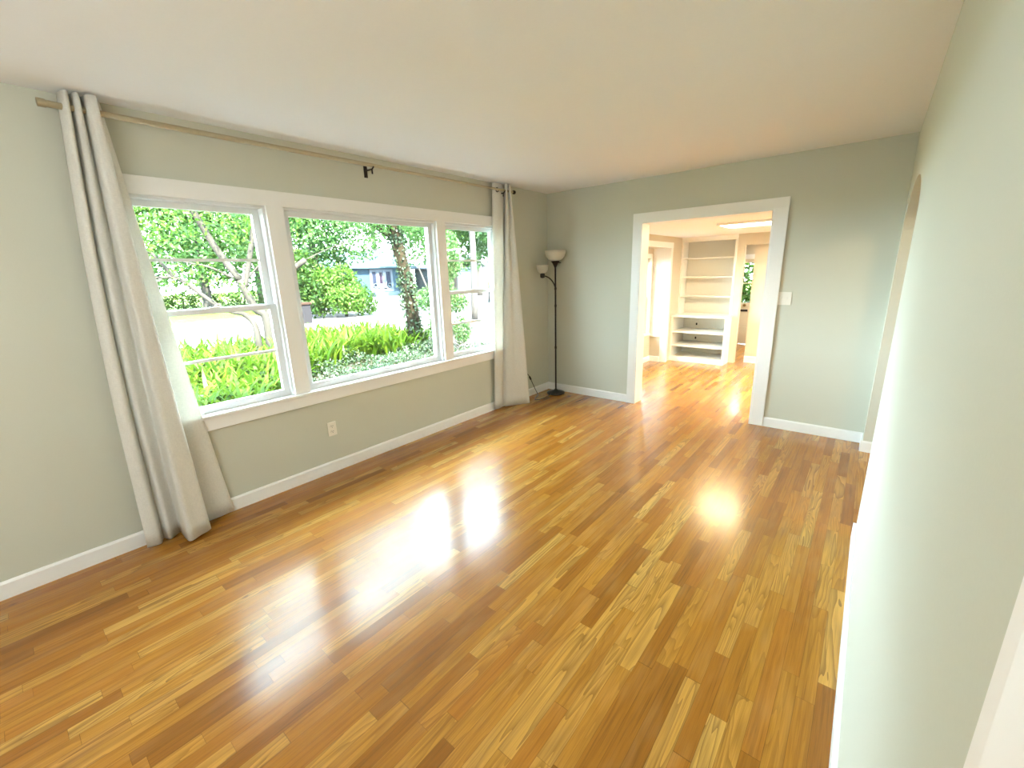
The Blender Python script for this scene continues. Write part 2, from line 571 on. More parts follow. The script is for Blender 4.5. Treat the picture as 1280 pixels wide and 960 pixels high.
prism(bm, [(BK1, F2), (KD0, F2), (KD0, KDZ), (KD1, KDZ), (KD1, F2), (RX2, F2), (RX2, C2), (BK1, C2)], 1, BY2, BY2 + 0.12)
box(bm, LX2 - 0.05, BK1 + 0.05, BY2 + 0.32, BY2 + 0.40, F2, C2); box(bm, BK1, BK1 + 0.05, BY2 + 0.12, BY2 + 0.32, F2, C2)
struct(obj('wall_back_next_room', bm, WALL2), 'warm cream back wall of the next room beside the bookcase', 'wall')
struct(obj('wall_right_next_room', bx(RX2, RX2 + 0.1, TW + 0.002, 7.2, F2, C2), WALL2), 'right wall of the next room', 'wall')
YY = 3.985                                   # yellow-lit partition behind the kitchen doorway
struct(obj('wall_kitchen_hall', bx(1.567, RX2, YY, YY + 0.1, F2, C2), WALL2), 'amber-lit wall just behind the kitchen doorway', 'wall')
ED0, ED1, EDY = 0.90, 1.75, 6.02
bm = B()
prism(bm, [(-0.1, F2), (ED0, F2), (ED0, 1.66), (ED1, 1.66), (ED1, F2), (RX2, F2), (RX2, C2), (-0.1, C2)], 1, EDY, EDY + 0.12)
struct(obj('wall_kitchen_end', bm, WALL2), 'end wall of the kitchen hall around the glazed door', 'wall')
bm = B()
prism(bm, [(-1.0, 2.62), (4.1, 4.4), (9.2, 2.62), (9.2, 2.50), (-1.0, 2.50)], 1, YB - 0.7, 8.2)
struct(obj('roof', bm, mat_plain('roof_shingle', (0.10, 0.09, 0.085), 0.9, 0.2, 8)), 'low gable roof of the house overhead', 'roof')
struct(obj('wall_outside_base', bx(-0.16, -0.03, YB, 7.2, -0.42, -0.105), mat_brick('foundation_brick')), 'brick foundation strip under the front wall', 'wall')

# ---- trim of the main room
BBH, BBT = 0.093, 0.014


def bb_profile(bm, axis, side, a0, a1, wallpos, z0=0.0, h=BBH):
    """baseboard with eased top: axis 'y' runs along Y on an x=const wall, 'x' the other way; side = +1/-1 into the room"""
    t = BBT
    pr = [(0, z0), (t, z0), (t, z0 + h - 0.012), (t * 0.45, z0 + h), (0, z0 + h)]
    if axis == 'y':
        prism(bm, [(wallpos + side * p, q) for p, q in pr], 1, a0, a1)
    else:
        prism(bm, [(wallpos + side * p, q) for p, q in pr], 0, a0, a1)
    return bm


struct(obj('baseboard_left', bb_profile(B(), 'y', 1, YB, 0, 0), TRIM), 'white baseboard along the window wall', 'baseboard')
struct(obj('baseboard_far', bb_profile(B(), 'x', -1, 0, 1.129, 0), TRIM), 'white baseboard between room corner and doorway casing', 'baseboard')
struct(obj('baseboard_far_right', bb_profile(B(), 'x', -1, 2.553, XW, 0), TRIM), 'white baseboard between doorway casing and arch', 'baseboard')
bm = bb_profile(B(), 'y', -1, AR1, 0, XW)
bb_profile(bm, 'x', -1, XW - BBT, XW + 0.125 + BBT, AR1)
struct(obj('baseboard_arch', bm, TRIM), 'white baseboard wrapped round the far jamb of the arch', 'baseboard')
bm = bb_profile(B(), 'y', -1, -4.246, AR0, XW)
bb_profile(bm, 'x', 1, XW - BBT, XW + 0.125 + BBT, AR0)
struct(obj('baseboard_right', bm, TRIM), 'white baseboard along the near right wall', 'baseboard')

# doorway casing to the next room
door1 = empty('door_1', (DX0, 0, 0))
struct(door1, 'wide white cased opening in the far wall', 'doorway')
dxl, dxr, dzt = 1.129, 2.553, 2.096
AT = (DX0, 0, 0)
obj('casing', bx(dxl, DX0, -0.02, 0, 0, DZ), TRIM, door1, bevel=0.002, at=AT)
obj('casing', bx(DX1, dxr, -0.02, 0, 0, DZ), TRIM, door1, bevel=0.002, at=AT)
obj('head_casing', bx(dxl, dxr, -0.02, 0, DZ, dzt), TRIM, door1, bevel=0.002, at=AT)
obj('jamb', bx(DX0, DX0 + 0.015, -0.018, TW + 0.01, 0, DZ), TRIM, door1, at=AT)
obj('jamb', bx(DX1 - 0.015, DX1, -0.018, TW + 0.01, 0, DZ), TRIM, door1, at=AT)
obj('head_jamb', bx(DX0 + 0.015, DX1 - 0.015, -0.018, TW + 0.01, DZ - 0.015, DZ), TRIM, door1, at=AT)

# doorway beside the camera (only its casing shows)
door2 = empty('door_2', (XW, DR1, 0))
struct(door2, 'pale door casing on the right wall at the photo edge', 'doorway')
AT = (XW, DR1, 0)
cy0, cy1 = DR1 - 0.005, DR1 + 0.090
bm = B()
prism(bm, [(XW, cy0), (XW - 0.012, cy0), (XW - 0.016, cy0 + 0.03), (XW - 0.011, cy0 + 0.045), (XW - 0.018, cy0 + 0.07), (XW - 0.020, cy1 - 0.01), (XW, cy1)], 2, 0, 2.03)
obj('casing', bm, TRIM, door2, at=AT)
obj('casing', bx(XW - 0.014, XW, DR0 - 0.10, DR0, 0, 2.03), TRIM, door2, at=AT)
obj('head_casing', bx(XW - 0.014, XW, DR0 - 0.10, cy1, 2.03, 2.13), TRIM, door2, at=AT)
obj('jamb', bx(XW - 0.002, XW + 0.13, DR1 - 0.014, DR1, 0, 2.03), TRIM, door2, at=AT)

# ------------------------------------------------------------------ front window (three units in one surround)
z0, z1 = WIN['z0'], WIN['z1']
u1, u2, u3 = WIN['u1'], WIN['u2'], WIN['u3']
tr1 = empty('trim_1', (0, -2.49, z0))
struct(tr1, 'wide white surround framing the three front window units', 'window trim')
AT = (0, -2.49, z0)
cw = 0.095
obj('head_casing', bx(0, 0.022, u1[0] - cw, u3[1] + cw, z1, 2.106), TRIM, tr1, bevel=0.002, at=AT)
obj('side_casing', bx(0, 0.02, u1[0] - cw, u1[0], z0, z1), TRIM, tr1, bevel=0.002, at=AT)
obj('side_casing', bx(0, 0.02, u3[1], u3[1] + cw, z0, z1), TRIM, tr1, bevel=0.002, at=AT)
obj('mullion', bx(-0.15, 0.02, u1[1], u2[0], z0, z1), TRIM, tr1, bevel=0.002, at=AT)
obj('mullion', bx(-0.15, 0.02, u2[1], u3[0], z0, z1), TRIM, tr1, bevel=0.002, at=AT)
obj('stool', bx(-0.15, 0.042, u1[0] - cw - 0.01, u3[1] + cw + 0.01, z0 - 0.02, z0), TRIM, tr1, bevel=0.004, at=AT)
obj('apron', bx(0, 0.022, u1[0] - cw, u3[1] + cw, 0.598, z0 - 0.02), TRIM, tr1, bevel=0.003, at=AT)


def sash(parent, AT, ya, yb, za, zb, xc, name, st=0.042, rail_b=0.045, rail_t=0.035, muntin=True):
    bm = B(); d = 0.016
    box(bm, xc - d, xc + d, ya, ya + st, za, zb); box(bm, xc - d, xc + d, yb - st, yb, za, zb)
    box(bm, xc - d, xc + d, ya + st, yb - st, za, za + rail_b); box(bm, xc - d, xc + d, ya + st, yb - st, zb - rail_t, zb)
    f = obj(name, bm, SASH, parent, at=AT)
    if muntin:
        zm = (za + rail_b + zb - rail_t) / 2
        obj('muntin', bx(xc - 0.010, xc + 0.010, ya + st, yb - st, zm - 0.009, zm + 0.009), SASH, f, at=AT)
    obj('pane', bx(xc - 0.002, xc + 0.002, ya + st, yb - st, za + rail_b, zb - rail_t), GLASS, f, at=AT)
    return f


def double_hung(name, u, label):
    e = empty(name, (0, (u[0] + u[1]) / 2, z0))
    struct(e, label, 'window')
    AT = (0, (u[0] + u[1]) / 2, z0)
    bm = B(); j = 0.016
    box(bm, -0.14, -0.006, u[0], u[0] + j, z0, z1); box(bm, -0.14, -0.006, u[1] - j, u[1], z0, z1)
    box(bm, -0.14, -0.006, u[0] + j, u[1] - j, z1 - j, z1)
    obj('frame', bm, SASH, e, at=AT)
    mid = 1.352
    sash(e, AT, u[0] + j, u[1] - j, mid - 0.014, z1 - j, -0.090, 'upper_sash', rail_b=0.032)
    lo = sash(e, AT, u[0] + j, u[1] - j, z0 + 0.001, mid + 0.014, -0.052, 'lower_sash', rail_t=0.032)
    yc = (u[0] + u[1]) / 2
    bm = bx(-0.075, -0.040, yc - 0.03, yc + 0.03, mid + 0.014, mid + 0.021)
    tube(bm, [(-0.05, yc - 0.005, mid + 0.02), (-0.05, yc + 0.02, mid + 0.033), (-0.052, yc + 0.035, mid + 0.033)], 0.004, 6)
    obj('sash_lock', bm, PLATE, lo, at=AT)
    return e


double_hung('window_1', u1, 'narrow double-hung window left of the picture window, beside the left curtain')
double_hung('window_3', u3, 'narrow double-hung window right of the picture window, beside the right curtain')
e = empty('window_2', (0, -2.49, z0))
struct(e, 'large fixed picture window in the middle of the front window', 'window')
AT = (0, -2.49, z0)
bm = B(); j = 0.016
box(bm, -0.14, -0.006, u2[0], u2[0] + j, z0, z1); box(bm, -0.14, -0.006, u2[1] - j, u2[1], z0, z1)
box(bm, -0.14, -0.006, u2[0] + j, u2[1] - j, z1 - j, z1)
obj('frame', bm, SASH, e, at=AT)
sash(e, AT, u2[0] + j, u2[1] - j, z0 + 0.001, z1 - j, -0.060, 'fixed_sash', st=0.040, rail_t=0.036, muntin=False)

# nook window in the next room
e = empty('window_5', (NX, 2.6, nwz0))
struct(e, 'bright window in the nook of the next room', 'window')
AT = (NX, 2.6, nwz0)
bm = B()
for a, b in ((nw0 - 0.07, nw0), (nw1, nw1 + 0.07)):
    box(bm, NX, NX + 0.018, a, b, nwz0, nwz1)
box(bm, NX, NX + 0.018, nw0 - 0.07, nw1 + 0.07, nwz1, nwz1 + 0.08)
box(bm, NX, NX + 0.035, nw0 - 0.08, nw1 + 0.08, nwz0 - 0.03, nwz0)
obj('casing', bm, TRIM, e, at=AT)
zm = (nwz0 + nwz1) / 2
sash(e, AT, nw0, nw1, zm - 0.015, nwz1, -0.02, 'upper_sash', muntin=False)
sash(e, AT, nw0, nw1, nwz0, zm + 0.015, 0.02, 'lower_sash', muntin=False)

# nook casing, ledge and baseboards of the next room
t2 = empty('trim_2', (LX2, NY1, F2))
struct(t2, 'white casing round the window nook of the next room', 'trim')
AT = (LX2, NY1, F2)
obj('casing', bx(LX2 - 0.1, LX2 + 0.018, NY1 - 0.005, NY1 + 0.085, F2, nz1), TRIM, t2, at=AT)
obj('casing', bx(LX2 - 0.1, LX2 + 0.018, NY0 - 0.085, NY0 + 0.005, F2, nz1), TRIM, t2, at=AT)
obj('head_casing', bx(LX2, LX2 + 0.02, NY0 - 0.09, NY1 + 0.09, nz1 - 0.005, nz1 + 0.085), TRIM, t2, at=AT)
obj('reveal_panel', bx(NX, LX2 - 0.1, NY1 - 0.008, NY1, 0.32, nz1), TRIM, t2, at=AT)
obj('ledge', bx(NX, LX2 - 0.1, NY1 - 0.03, NY1, 0.29, 0.32), TRIM, t2, at=AT)
bm = bb_profile(B(), 'y', 1, NY0, NY1, NX, F2, 0.1)
bb_profile(bm, 'x', -1, NX, LX2 - 0.1, NY1, F2, 0.1)
bb_profile(bm, 'y', 1, TW + 0.01, NY0 - 0.085, LX2, F2, 0.1)
struct(obj('baseboard_next_room', bm, TRIM), 'white baseboard round the window nook of the next room', 'baseboard')
bm = bb_profile(B(), 'x', -1, 1.567, KD1, YY, F2, 0.115)
struct(obj('baseboard_kitchen_hall', bm, TRIM), 'cream baseboard of the amber-lit wall behind the kitchen doorway', 'baseboard')

# exterior door at the end of the kitchen hall
e = empty('door_3', ((ED0 + ED1) / 2, EDY, F2))
struct(e, 'cream half-glazed door at the end of the kitchen hall', 'door')
AT = ((ED0 + ED1) / 2, EDY, F2)
CREAM = mat_plain('cream_door_paint', (0.72, 0.66, 0.50), 0.4, 0.01, 40)
bm = B()
gx0, gx1, gz0, gz1 = 0.97, 1.36, 0.735, 1.585
dy0, dy1 = EDY + 0.03, EDY + 0.07
box(bm, ED0, gx0, dy0, dy1, F2 + 0.01, 1.66); box(bm, gx1, ED1, dy0, dy1, F2 + 0.01, 1.66)
box(bm, gx0, gx1, dy0, dy1, F2 + 0.01, gz0); box(bm, gx0, gx1, dy0, dy1, gz1, 1.66)
obj('door_panel', bm, CREAM, e, at=AT)
obj('pane', bx(gx0, gx1, EDY + 0.048, EDY + 0.052, gz0, gz1), GLASS, e, at=AT)
obj('muntin', bx(gx0, gx1, dy0 - 0.002, dy1 + 0.002, 1.145, 1.165), CREAM, e, at=AT)
bm = bx(0.97, 1.36, dy0 - 0.008, dy0, F2 + 0.13, 0.20); box(bm, 0.97, 1.36, dy0 - 0.008, dy0, 0.25, 0.50)
obj('raised_panel', bm, CREAM, e, at=AT)
bm = B(); tube(bm, [(1.08, dy0 - 0.05, 0.685), (1.08, dy0 - 0.035, 0.685), (1.08, dy0 - 0.02, 0.685), (1.08, dy0, 0.685)], [0.024, 0.034, 0.022, 0.014], 14)
obj('knob', bm, BRASS, e, at=AT)
obj('mail_slot', bx(1.005, 1.145, dy0 - 0.012, dy0, 0.545, 0.59), DARKM, e, bevel=0.003, at=AT)
obj('head_casing', bx(ED0 - 0.09, ED1 + 0.09, EDY - 0.018, EDY, 1.66, 1.76), TRIM, e, at=AT)
for a in (ED0 - 0.09, ED1):
    obj('casing', bx(a, a + 0.09, EDY - 0.018, EDY, F2, 1.66), TRIM, e, at=AT)

# ------------------------------------------------------------------ built-in bookcase
bk = empty('bookcase', ((BK0 + BK1) / 2, BY2, F2))
tag(bk, 'built-in white bookcase with open shelves over a deeper open base, in the next room', 'bookcase')
AT = ((BK0 + BK1) / 2, BY2, F2)
x0, x1 = LX2 + 0.002, 1.318
BF = 3.49                                  # front of the base
ct = 0.645                                 # underside of counter
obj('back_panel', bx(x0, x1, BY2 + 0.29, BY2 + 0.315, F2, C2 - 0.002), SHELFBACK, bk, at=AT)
obj('side_panel', bx(x0, x0 + 0.03, BY2 - 0.002, BY2 + 0.29, ct + 0.03, C2 - 0.002), SHELF, bk, at=AT)
obj('side_panel', bx(1.285, 1.3195, BY2 - 0.004, BY2 + 0.29, ct + 0.03, C2 - 0.002), SHELF, bk, at=AT)
obj('fascia', bx(x0 + 0.03, 1.285, BY2 - 0.002, BY2 + 0.02, 1.975, C2 - 0.002), SHELF, bk, at=AT)
for zz in (1.694, 1.355, 1.013):
    obj('shelf', bx(x0 + 0.03, 1.285, BY2 + 0.004, BY2 + 0.29, zz - 0.022, zz), SHELF, bk, bevel=0.002, at=AT)
obj('countertop', bx(x0, 1.345, BF - 0.02, BY2 + 0.29, ct, ct + 0.03), SHELF, bk, bevel=0.003, at=AT)
obj('base_side', bx(x0, x0 + 0.035, BF, BY2 + 0.29, F2, ct), SHELF, bk, at=AT)
obj('base_side', bx(1.303, 1.338, BF, BY2 - 0.001, F2, ct), SHELF, bk, at=AT)
obj('base_side', bx(1.286, 1.303, BY2 - 0.03, BY2 + 0.29, F2, ct), SHELF, bk, at=AT)
obj('plinth', bx(x0 + 0.035, 1.303, BF, BF + 0.02, F2, F2 + 0.085), SHELF, bk, at=AT)
obj('bottom_board', bx(x0 + 0.035, 1.286, BF + 0.02, BY2 + 0.29, F2 + 0.06, F2 + 0.085), SHELF, bk, at=AT)
for zz in (0.385, 0.130):
    obj('base_shelf', bx(x0 + 0.035, 1.303, BF + 0.004, BY2 - 0.03, zz - 0.03, zz), SHELF, bk, bevel=0.002, at=AT)
    obj('base_shelf', bx(x0 + 0.035, 1.286, BY2 - 0.03, BY2 + 0.29, zz - 0.03, zz), SHELF, bk, at=AT)
for zz, lab in ((0.46, 'small dark-faced socket at the back of the upper base shelf of the bookcase'), (0.19, 'small dark-faced socket at the back of the middle base shelf of the bookcase')):
    so = empty('wall_socket', (0.66, BY2 + 0.289, zz))
    tag(so, lab, 'outlet')
    ATs = (0.66, BY2 + 0.289, zz)
    obj('plate', bx(0.635, 0.685, BY2 + 0.283, BY2 + 0.2895, zz - 0.035, zz + 0.035), PLATE, so, at=ATs)
    obj('socket_face', bx(0.646, 0.674, BY2 + 0.279, BY2 + 0.283, zz - 0.022, zz + 0.022), BLACK, so, at=ATs)

# ------------------------------------------------------------------ ceiling lights of the next room
LITE = mat_emit('lit_diffuser', (1.0, 0.80, 0.48), LAMP_WARM)
LITE_WARM_FILL = mat_emit('fill_diffuser', (1.0, 0.92, 0.80), LAMP_WARM_FILL)  # for the unseen panels added to brighten the next rooms
LITE_H = mat_emit('added_hall_globe', (1.0, 0.74, 0.42), LAMP_HALL)


def ceiling_panel(x0, x1, y0, y1, label, lm=None):
    e = empty('ceiling_light', ((x0 + x1) / 2, (y0 + y1) / 2, C2))
    tag(e, label, 'ceiling light', 'ceiling lights of the next room')
    AT = ((x0 + x1) / 2, (y0 + y1) / 2, C2)
    bm = B(); t = 0.025
    box(bm, x0, x1, y0, y0 + t, C2 - 0.03, C2 - 0.001); box(bm, x0, x1, y1 - t, y1, C2 - 0.03, C2 - 0.001)
    box(bm, x0, x0 + t, y0 + t, y1 - t, C2 - 0.03, C2 - 0.001); box(bm, x1 - t, x1, y0 + t, y1 - t, C2 - 0.03, C2 - 0.001)
    obj('frame', bm, TRIM, e, at=AT)
    obj('diffuser', bx(x0 + t, x1 - t, y0 + t, y1 - t, C2 - 0.024, C2 - 0.012), lm or LITE, e, at=AT)
    return e


ceiling_panel(1.575, 2.79, 1.47, 2.06, 'bright flat ceiling panel in the middle of the next room')
ceiling_panel(3.05, 4.27, 1.47, 2.06, 'added bright ceiling panel, unseen right of the doorway', LITE_WARM_FILL)  # this and the next panel: added fill light, out of view
ceiling_panel(3.05, 4.27, 2.9, 3.5, 'added bright ceiling panel, unseen in the back corner of the next room', LITE_WARM_FILL)
e = empty('streak_strip', (2.75, 0.40, C2))  # invented strip standing in for a thin bright line on the ceiling
tag(e, 'slim white slatted strip made up for a bright line past the doorway head', 'ceiling strip')
bm = B()
box(bm, 2.14, 3.36, 0.27, 0.29, C2 - 0.02, C2 - 0.001); box(bm, 2.14, 3.36, 0.51, 0.53, C2 - 0.02, C2 - 0.001)
box(bm, 2.14, 2.16, 0.29, 0.51, C2 - 0.02, C2 - 0.001); box(bm, 3.34, 3.36, 0.29, 0.51, C2 - 0.02, C2 - 0.001)
obj('frame', bm, TRIM, e, at=(2.75, 0.40, C2))
bm = B()
for q in range(7):
    box(bm, 2.16, 3.34, 0.30 + q * 0.03, 0.32 + q * 0.03, C2 - 0.014, C2 - 0.004)
obj('slat', bm, TRIM, e, at=(2.75, 0.40, C2))
ceiling_panel(1.8, 2.6, 4.6, 5.2, 'added ceiling panel out of view in the kitchen hall', LITE_WARM_FILL)  # unseen fill panel added to light the kitchen hall
e = empty('ceiling_light', (4.2, -1.6, H))  # lamp added out of view for warm light in the arch
tag(e, 'added round ceiling light in the hall beyond the arch, out of view', 'ceiling light')
obj('added_canopy', lathe(B(), [(0.15, H - 0.001), (0.15, H - 0.02), (0.14, H - 0.03)], 4.2, -1.6), TRIM, e, at=(4.2, -1.6, H))
obj('globe', lathe(B(), [(0.135, H - 0.03), (0.125, H - 0.07), (0.09, H - 0.10), (0.04, H - 0.115)], 4.2, -1.6), LITE_H, e, smooth=True, at=(4.2, -1.6, H))

LITE_FILL = mat_emit('fill_opal_glass', (0.96, 0.98, 1.0), LAMP_FILL)
for px_ in (1.75, 2.65):  # globes added behind the camera as fill for ceiling and walls
    e = empty('fill_pendant', (px_, -5.75, H))
    tag(e, 'added opal globe fill light, unseen behind the camera', 'pendant light', 'added fill lights behind the camera')
    AT = (px_, -5.75, H)
    obj('added_canopy', lathe(B(), [(0.06, H - 0.001), (0.06, H - 0.015), (0.02, H - 0.03)], px_, -5.75, 24), DARKM, e, at=AT)
    bm = B(); tube(bm, [(px_, -5.75, H - 0.02), (px_, -5.75, 2.03)], 0.006, 8)
    obj('stem', bm, DARKM, e, at=AT)
    obj('globe', lathe(B(), [(0.16 * math.sin(a), 1.88 + 0.16 * math.cos(a)) for a in np.linspace(0.12, PI - 0.02, 16)], px_, -5.75, 28), LITE_FILL, e, smooth=True, at=AT)

# ------------------------------------------------------------------ curtain rod and curtains
RZ, RX = 2.362, 0.095
rod = empty('curtain_rod', (0, -2.5, RZ))
tag(rod, 'long champagne metal curtain rod above the front window', 'curtain rod')
AT = (0, -2.5, RZ)
bm = B(); tube(bm, [(RX, -4.23, RZ), (RX, -2.4, RZ)], 0.0145, 16)
obj('rod', bm, ROD, rod, smooth=False, at=AT)
bm = B(); tube(bm, [(RX, -2.4, RZ), (RX, -0.76, RZ)], 0.0115, 16)
obj('inner_rod', bm, ROD, rod, at=AT)
bm = B(); tube(bm, [(RX, -4.262, RZ), (RX, -4.26, RZ), (RX, -4.235, RZ), (RX, -4.228, RZ), (RX, -4.215, RZ)], [0.012, 0.019, 0.019, 0.0155, 0.0155], 18)
obj('finial', bm, ROD, rod, at=AT)
bm = B(); tube(bm, [(RX, -0.775, RZ), (RX, -0.765, RZ), (RX, -0.745, RZ), (RX, -0.738, RZ)], [0.013, 0.020, 0.020, 0.012], 18)
obj('finial', bm, DARKM, rod, at=AT)


def bracket(y):
    bm = B()
    box(bm, 0.0, 0.006, y - 0.014, y + 0.014, RZ - 0.075, RZ + 0.01)
    tube(bm, [(0.004, y, RZ - 0.024), (0.05, y, RZ - 0.026), (RX, y, RZ - 0.026), (RX + 0.02, y, RZ - 0.012)], 0.006, 8)
    tube(bm, [(RX - 0.004, y, RZ - 0.024), (RX - 0.003, y, RZ - 0.06)], 0.006, 8)
    return obj('bracket', bm, DARKM, rod, at=AT)


bracket(-2.49); bracket(-4.115); bracket(-0.93)


def curtain_mesh(name, cols, rows, parent, AT, n_between=6, thick=0.0022, sag=None):
    """cols: fold lines, each a list of `rows` 3-D points from top to bottom; smooth between folds"""
    dense_rows = []
    for r in range(rows):
        dense_rows.append(smooth_path([c[r] for c in cols], n_between))
    nc = len(dense_rows[0])
    grid = []
    colpaths = [smooth_path([dense_rows[r][k] for r in range(rows)], 10) for k in range(nc)]
    nr = len(colpaths[0])
    bm = B()
    vs = [[bm.verts.new(colpaths[k][r]) for k in range(nc)] for r in range(nr)]
    for r in range(nr - 1):
        for k in range(nc - 1):
            bm.faces.new((vs[r][k], vs[r][k + 1], vs[r + 1][k + 1], vs[r + 1][k]))
    o = obj(name, bm, CURT, parent, smooth=True, at=AT)
    so = o.modifiers.new('thickness', 'SOLIDIFY'); so.thickness = thick; so.offset = 0
    return o


def fold(top, bot, bow=(0, 0), ease=1.0):
    """fold line from top (x,y,z) to bottom (x,y,z) in 4 rows, bowed sideways in the middle by (dx,dy)"""
    top, bot = np.array(top, float), np.array(bot, float)
    out = []
    for s in (0.0, 0.3, 0.62, 1.0):
        p = top + (bot - top) * s
        k = 4 * s * (1 - s)
        p[0] += bow[0] * k; p[1] += bow[1] * k
        xy = top[:2] + (bot[:2] - top[:2]) * (s ** ease)
        p[0] = xy[0] + bow[0] * k; p[1] = xy[1] + bow[1] * k
        out.append(p)
    return out


TZ = 2.428
LB = [on(2, 0.014, *p) for p in ((184.5, 684.5), (193, 682.5), (202, 679), (205, 672.5), (214, 673.5), (225, 665), (228, 667), (237.5, 676.5), (251, 669), (264, 660.5))]
fy = LB[-1][1]; fe = on(2, 0.014, 293, 637.5)[1]
LB += [(0.095, fy - 0.03, 0.014), (0.058, fy - 0.10, 0.014), (0.046, fy - 0.03, 0.014), (0.050, 0.5 * (fy + fe), 0.014), (0.034, fe, 0.014)]
LT = [(0.060, -4.180), (0.125, -4.165), (0.128, -4.150), (0.070, -4.140), (0.120, -4.128), (0.132, -4.112), (0.072, -4.100), (0.128, -4.086), (0.142, -4.066), (0.136, -4.050), (0.098, -4.058), (0.062, -4.078), (0.054, -4.060), (0.056, -4.042), (0.048, -4.026)]
cl = empty('curtain', (0.08, -4.08, 0.014))
tag(cl, 'pale linen curtain panel hanging flared at the left end of the front window', 'curtain', 'linen curtains on the front window rod')
cols = []
for i, (t, b) in enumerate(zip(LT, LB)):
    bx_, by_ = max(b[0], 0.030), b[1]
    cols.append(fold((t[0], t[1], TZ), (bx_, by_, 0.014), bow=(0.0, -0.025 if i < 6 else -0.008)))
curtain_mesh('panel', cols, 4, cl, (0.08, -4.08, 0.014), 4)

cr = empty('curtain', (0.1, -0.85, 0.014))
tag(cr, 'pale linen curtain panel at the right end of the front window, near the lamp', 'curtain', 'linen curtains on the front window rod')
RTu = ((0.045, 615.0), (0.062, 617.5), (0.070, 622.0), (0.066, 626.5), (0.058, 629.3), (0.030, 630.2), (0.034, 630.6), (0.090, 631.2), (0.118, 633.2), (0.085, 634.6), (0.120, 636.2), (0.125, 637.6), (0.080, 638.2))
RT = [tuple(on(0, x, u, 231)[:2]) for x, u in RTu]
RB = [(0.034, -1.135), (0.048, -1.120), (0.052, -1.085), (0.050, -1.050), (0.044, -1.020), (0.028, -0.990), (0.030, -0.978), (0.068, -0.965), (0.105, -0.905), (0.135, -0.860), (0.180, -0.785), (0.214, -0.712), (0.175, -0.690)]
cols = [fold((t[0], t[1], TZ), (b[0], b[1], 0.014), bow=(0, 0.012 if i > 6 else 0.0)) for i, (t, b) in enumerate(zip(RT, RB))]
curtain_mesh('panel', cols, 4, cr, (0.1, -0.85, 0.014), 4)
bm = B()
for k in range(24):
    a0, a1 = 2 * PI * k / 24, 2 * PI * (k + 1) / 24
    for ra, rb in ((0.016, 0.024),):
        q = [(0.074 + xo, -1.005 + r * math.cos(a), RZ + r * math.sin(a)) for xo in (0.0, 0.004) for r, a in ((ra, a0), (rb, a0), (rb, a1), (ra, a1))]
        v = [bm.verts.new(p) for p in q]
        bm.faces.new(v[:4]); bm.faces.new(v[4:][::-1])
        for i in range(4):
            bm.faces.new((v[i], v[(i + 1) % 4], v[4 + (i + 1) % 4], v[4 + i]))
obj('grommet', bm, DARKM, cr, at=(0.1, -0.85, 0.014))

# ------------------------------------------------------------------ floor lamp
LXY = (0.215, -0.145)
lamp = empty('floor_lamp', (*LXY, 0))
tag(lamp, 'dark torchiere floor lamp with white bowl shade and small side shade in the corner', 'floor lamp')
AT = (*LXY, 0)
obj('base', lathe(B(), [(0.112, 0.0), (0.115, 0.008), (0.112, 0.020), (0.085, 0.030), (0.030, 0.042), (0.014, 0.060)], *LXY, 40), BLACK, lamp, smooth=True, at=AT)
bm = B(); tube(bm, [(*LXY, 0.05), (*LXY, 0.62), (*LXY, 1.62)], 0.0105, 14)
for zz in (0.60, 1.12, 1.325):
    lathe(bm, [(0.011, zz - 0.015), (0.014, zz - 0.012), (0.014, zz + 0.012), (0.011, zz + 0.015)], *LXY, 14)
obj('pole', bm, DARKM, lamp, at=AT)
obj('socket_cup', lathe(B(), [(0.012, 1.575), (0.018, 1.590), (0.035, 1.625), (0.050, 1.642), (0.050, 1.650), (0.02, 1.650)], *LXY, 28), DARKM, lamp, smooth=True, at=AT)
prof = [(0.045, 1.650), (0.082, 1.668), (0.108, 1.700), (0.122, 1.740), (0.127, 1.772), (0.123, 1.772), (0.118, 1.741), (0.104, 1.704), (0.079, 1.673), (0.043, 1.656)]
obj('bowl_shade', lathe(B(), prof, *LXY, 40, close=True), SHADE, lamp, smooth=True, at=AT)
bm = B(); tube(bm, [(LXY[0] + 0.032, LXY[1] + 0.02, 1.632), (LXY[0] + 0.062, LXY[1] + 0.03, 1.628)], 0.005, 8)
obj('switch_knob', bm, DARKM, lamp, at=AT)
# side arm towards the viewer's left
ad = np.array([-0.36, -0.36]) / np.hypot(0.36, 0.36)
ad = np.array([-AX_R[0], -AX_R[1]]); ad /= np.linalg.norm(ad)
ad = np.array([ad[0] * 0.86 - 0.0, ad[1] * 0.86 - 0.42]); ad /= np.linalg.norm(ad)
arm_end = (LXY[0] + ad[0] * 0.165, LXY[1] + ad[1] * 0.165)
arm = [(LXY[0] + ad[0] * s, LXY[1] + ad[1] * s, zz) for s, zz in ((0.0, 1.318), (0.008, 1.355), (0.032, 1.405), (0.072, 1.448), (0.118, 1.474), (0.160, 1.482))]
bm = B(); tube(bm, smooth_path(arm, 6), 0.0075, 10)
obj('side_arm', bm, DARKM, lamp, smooth=True, at=AT)
cx, cyy = arm_end
obj('reading_cup', lathe(B(), [(0.012, 1.455), (0.026, 1.462), (0.029, 1.482), (0.028, 1.505), (0.018, 1.512)], cx, cyy, 24), BLACK, lamp, smooth=True, at=AT)
prof = [(0.028, 1.512), (0.050, 1.526), (0.064, 1.550), (0.071, 1.585), (0.072, 1.606), (0.068, 1.606), (0.067, 1.586), (0.060, 1.553), (0.047, 1.531), (0.026, 1.518)]
obj('reading_shade', lathe(B(), prof, cx, cyy, 32, close=True), SHADE, lamp, smooth=True, at=AT)
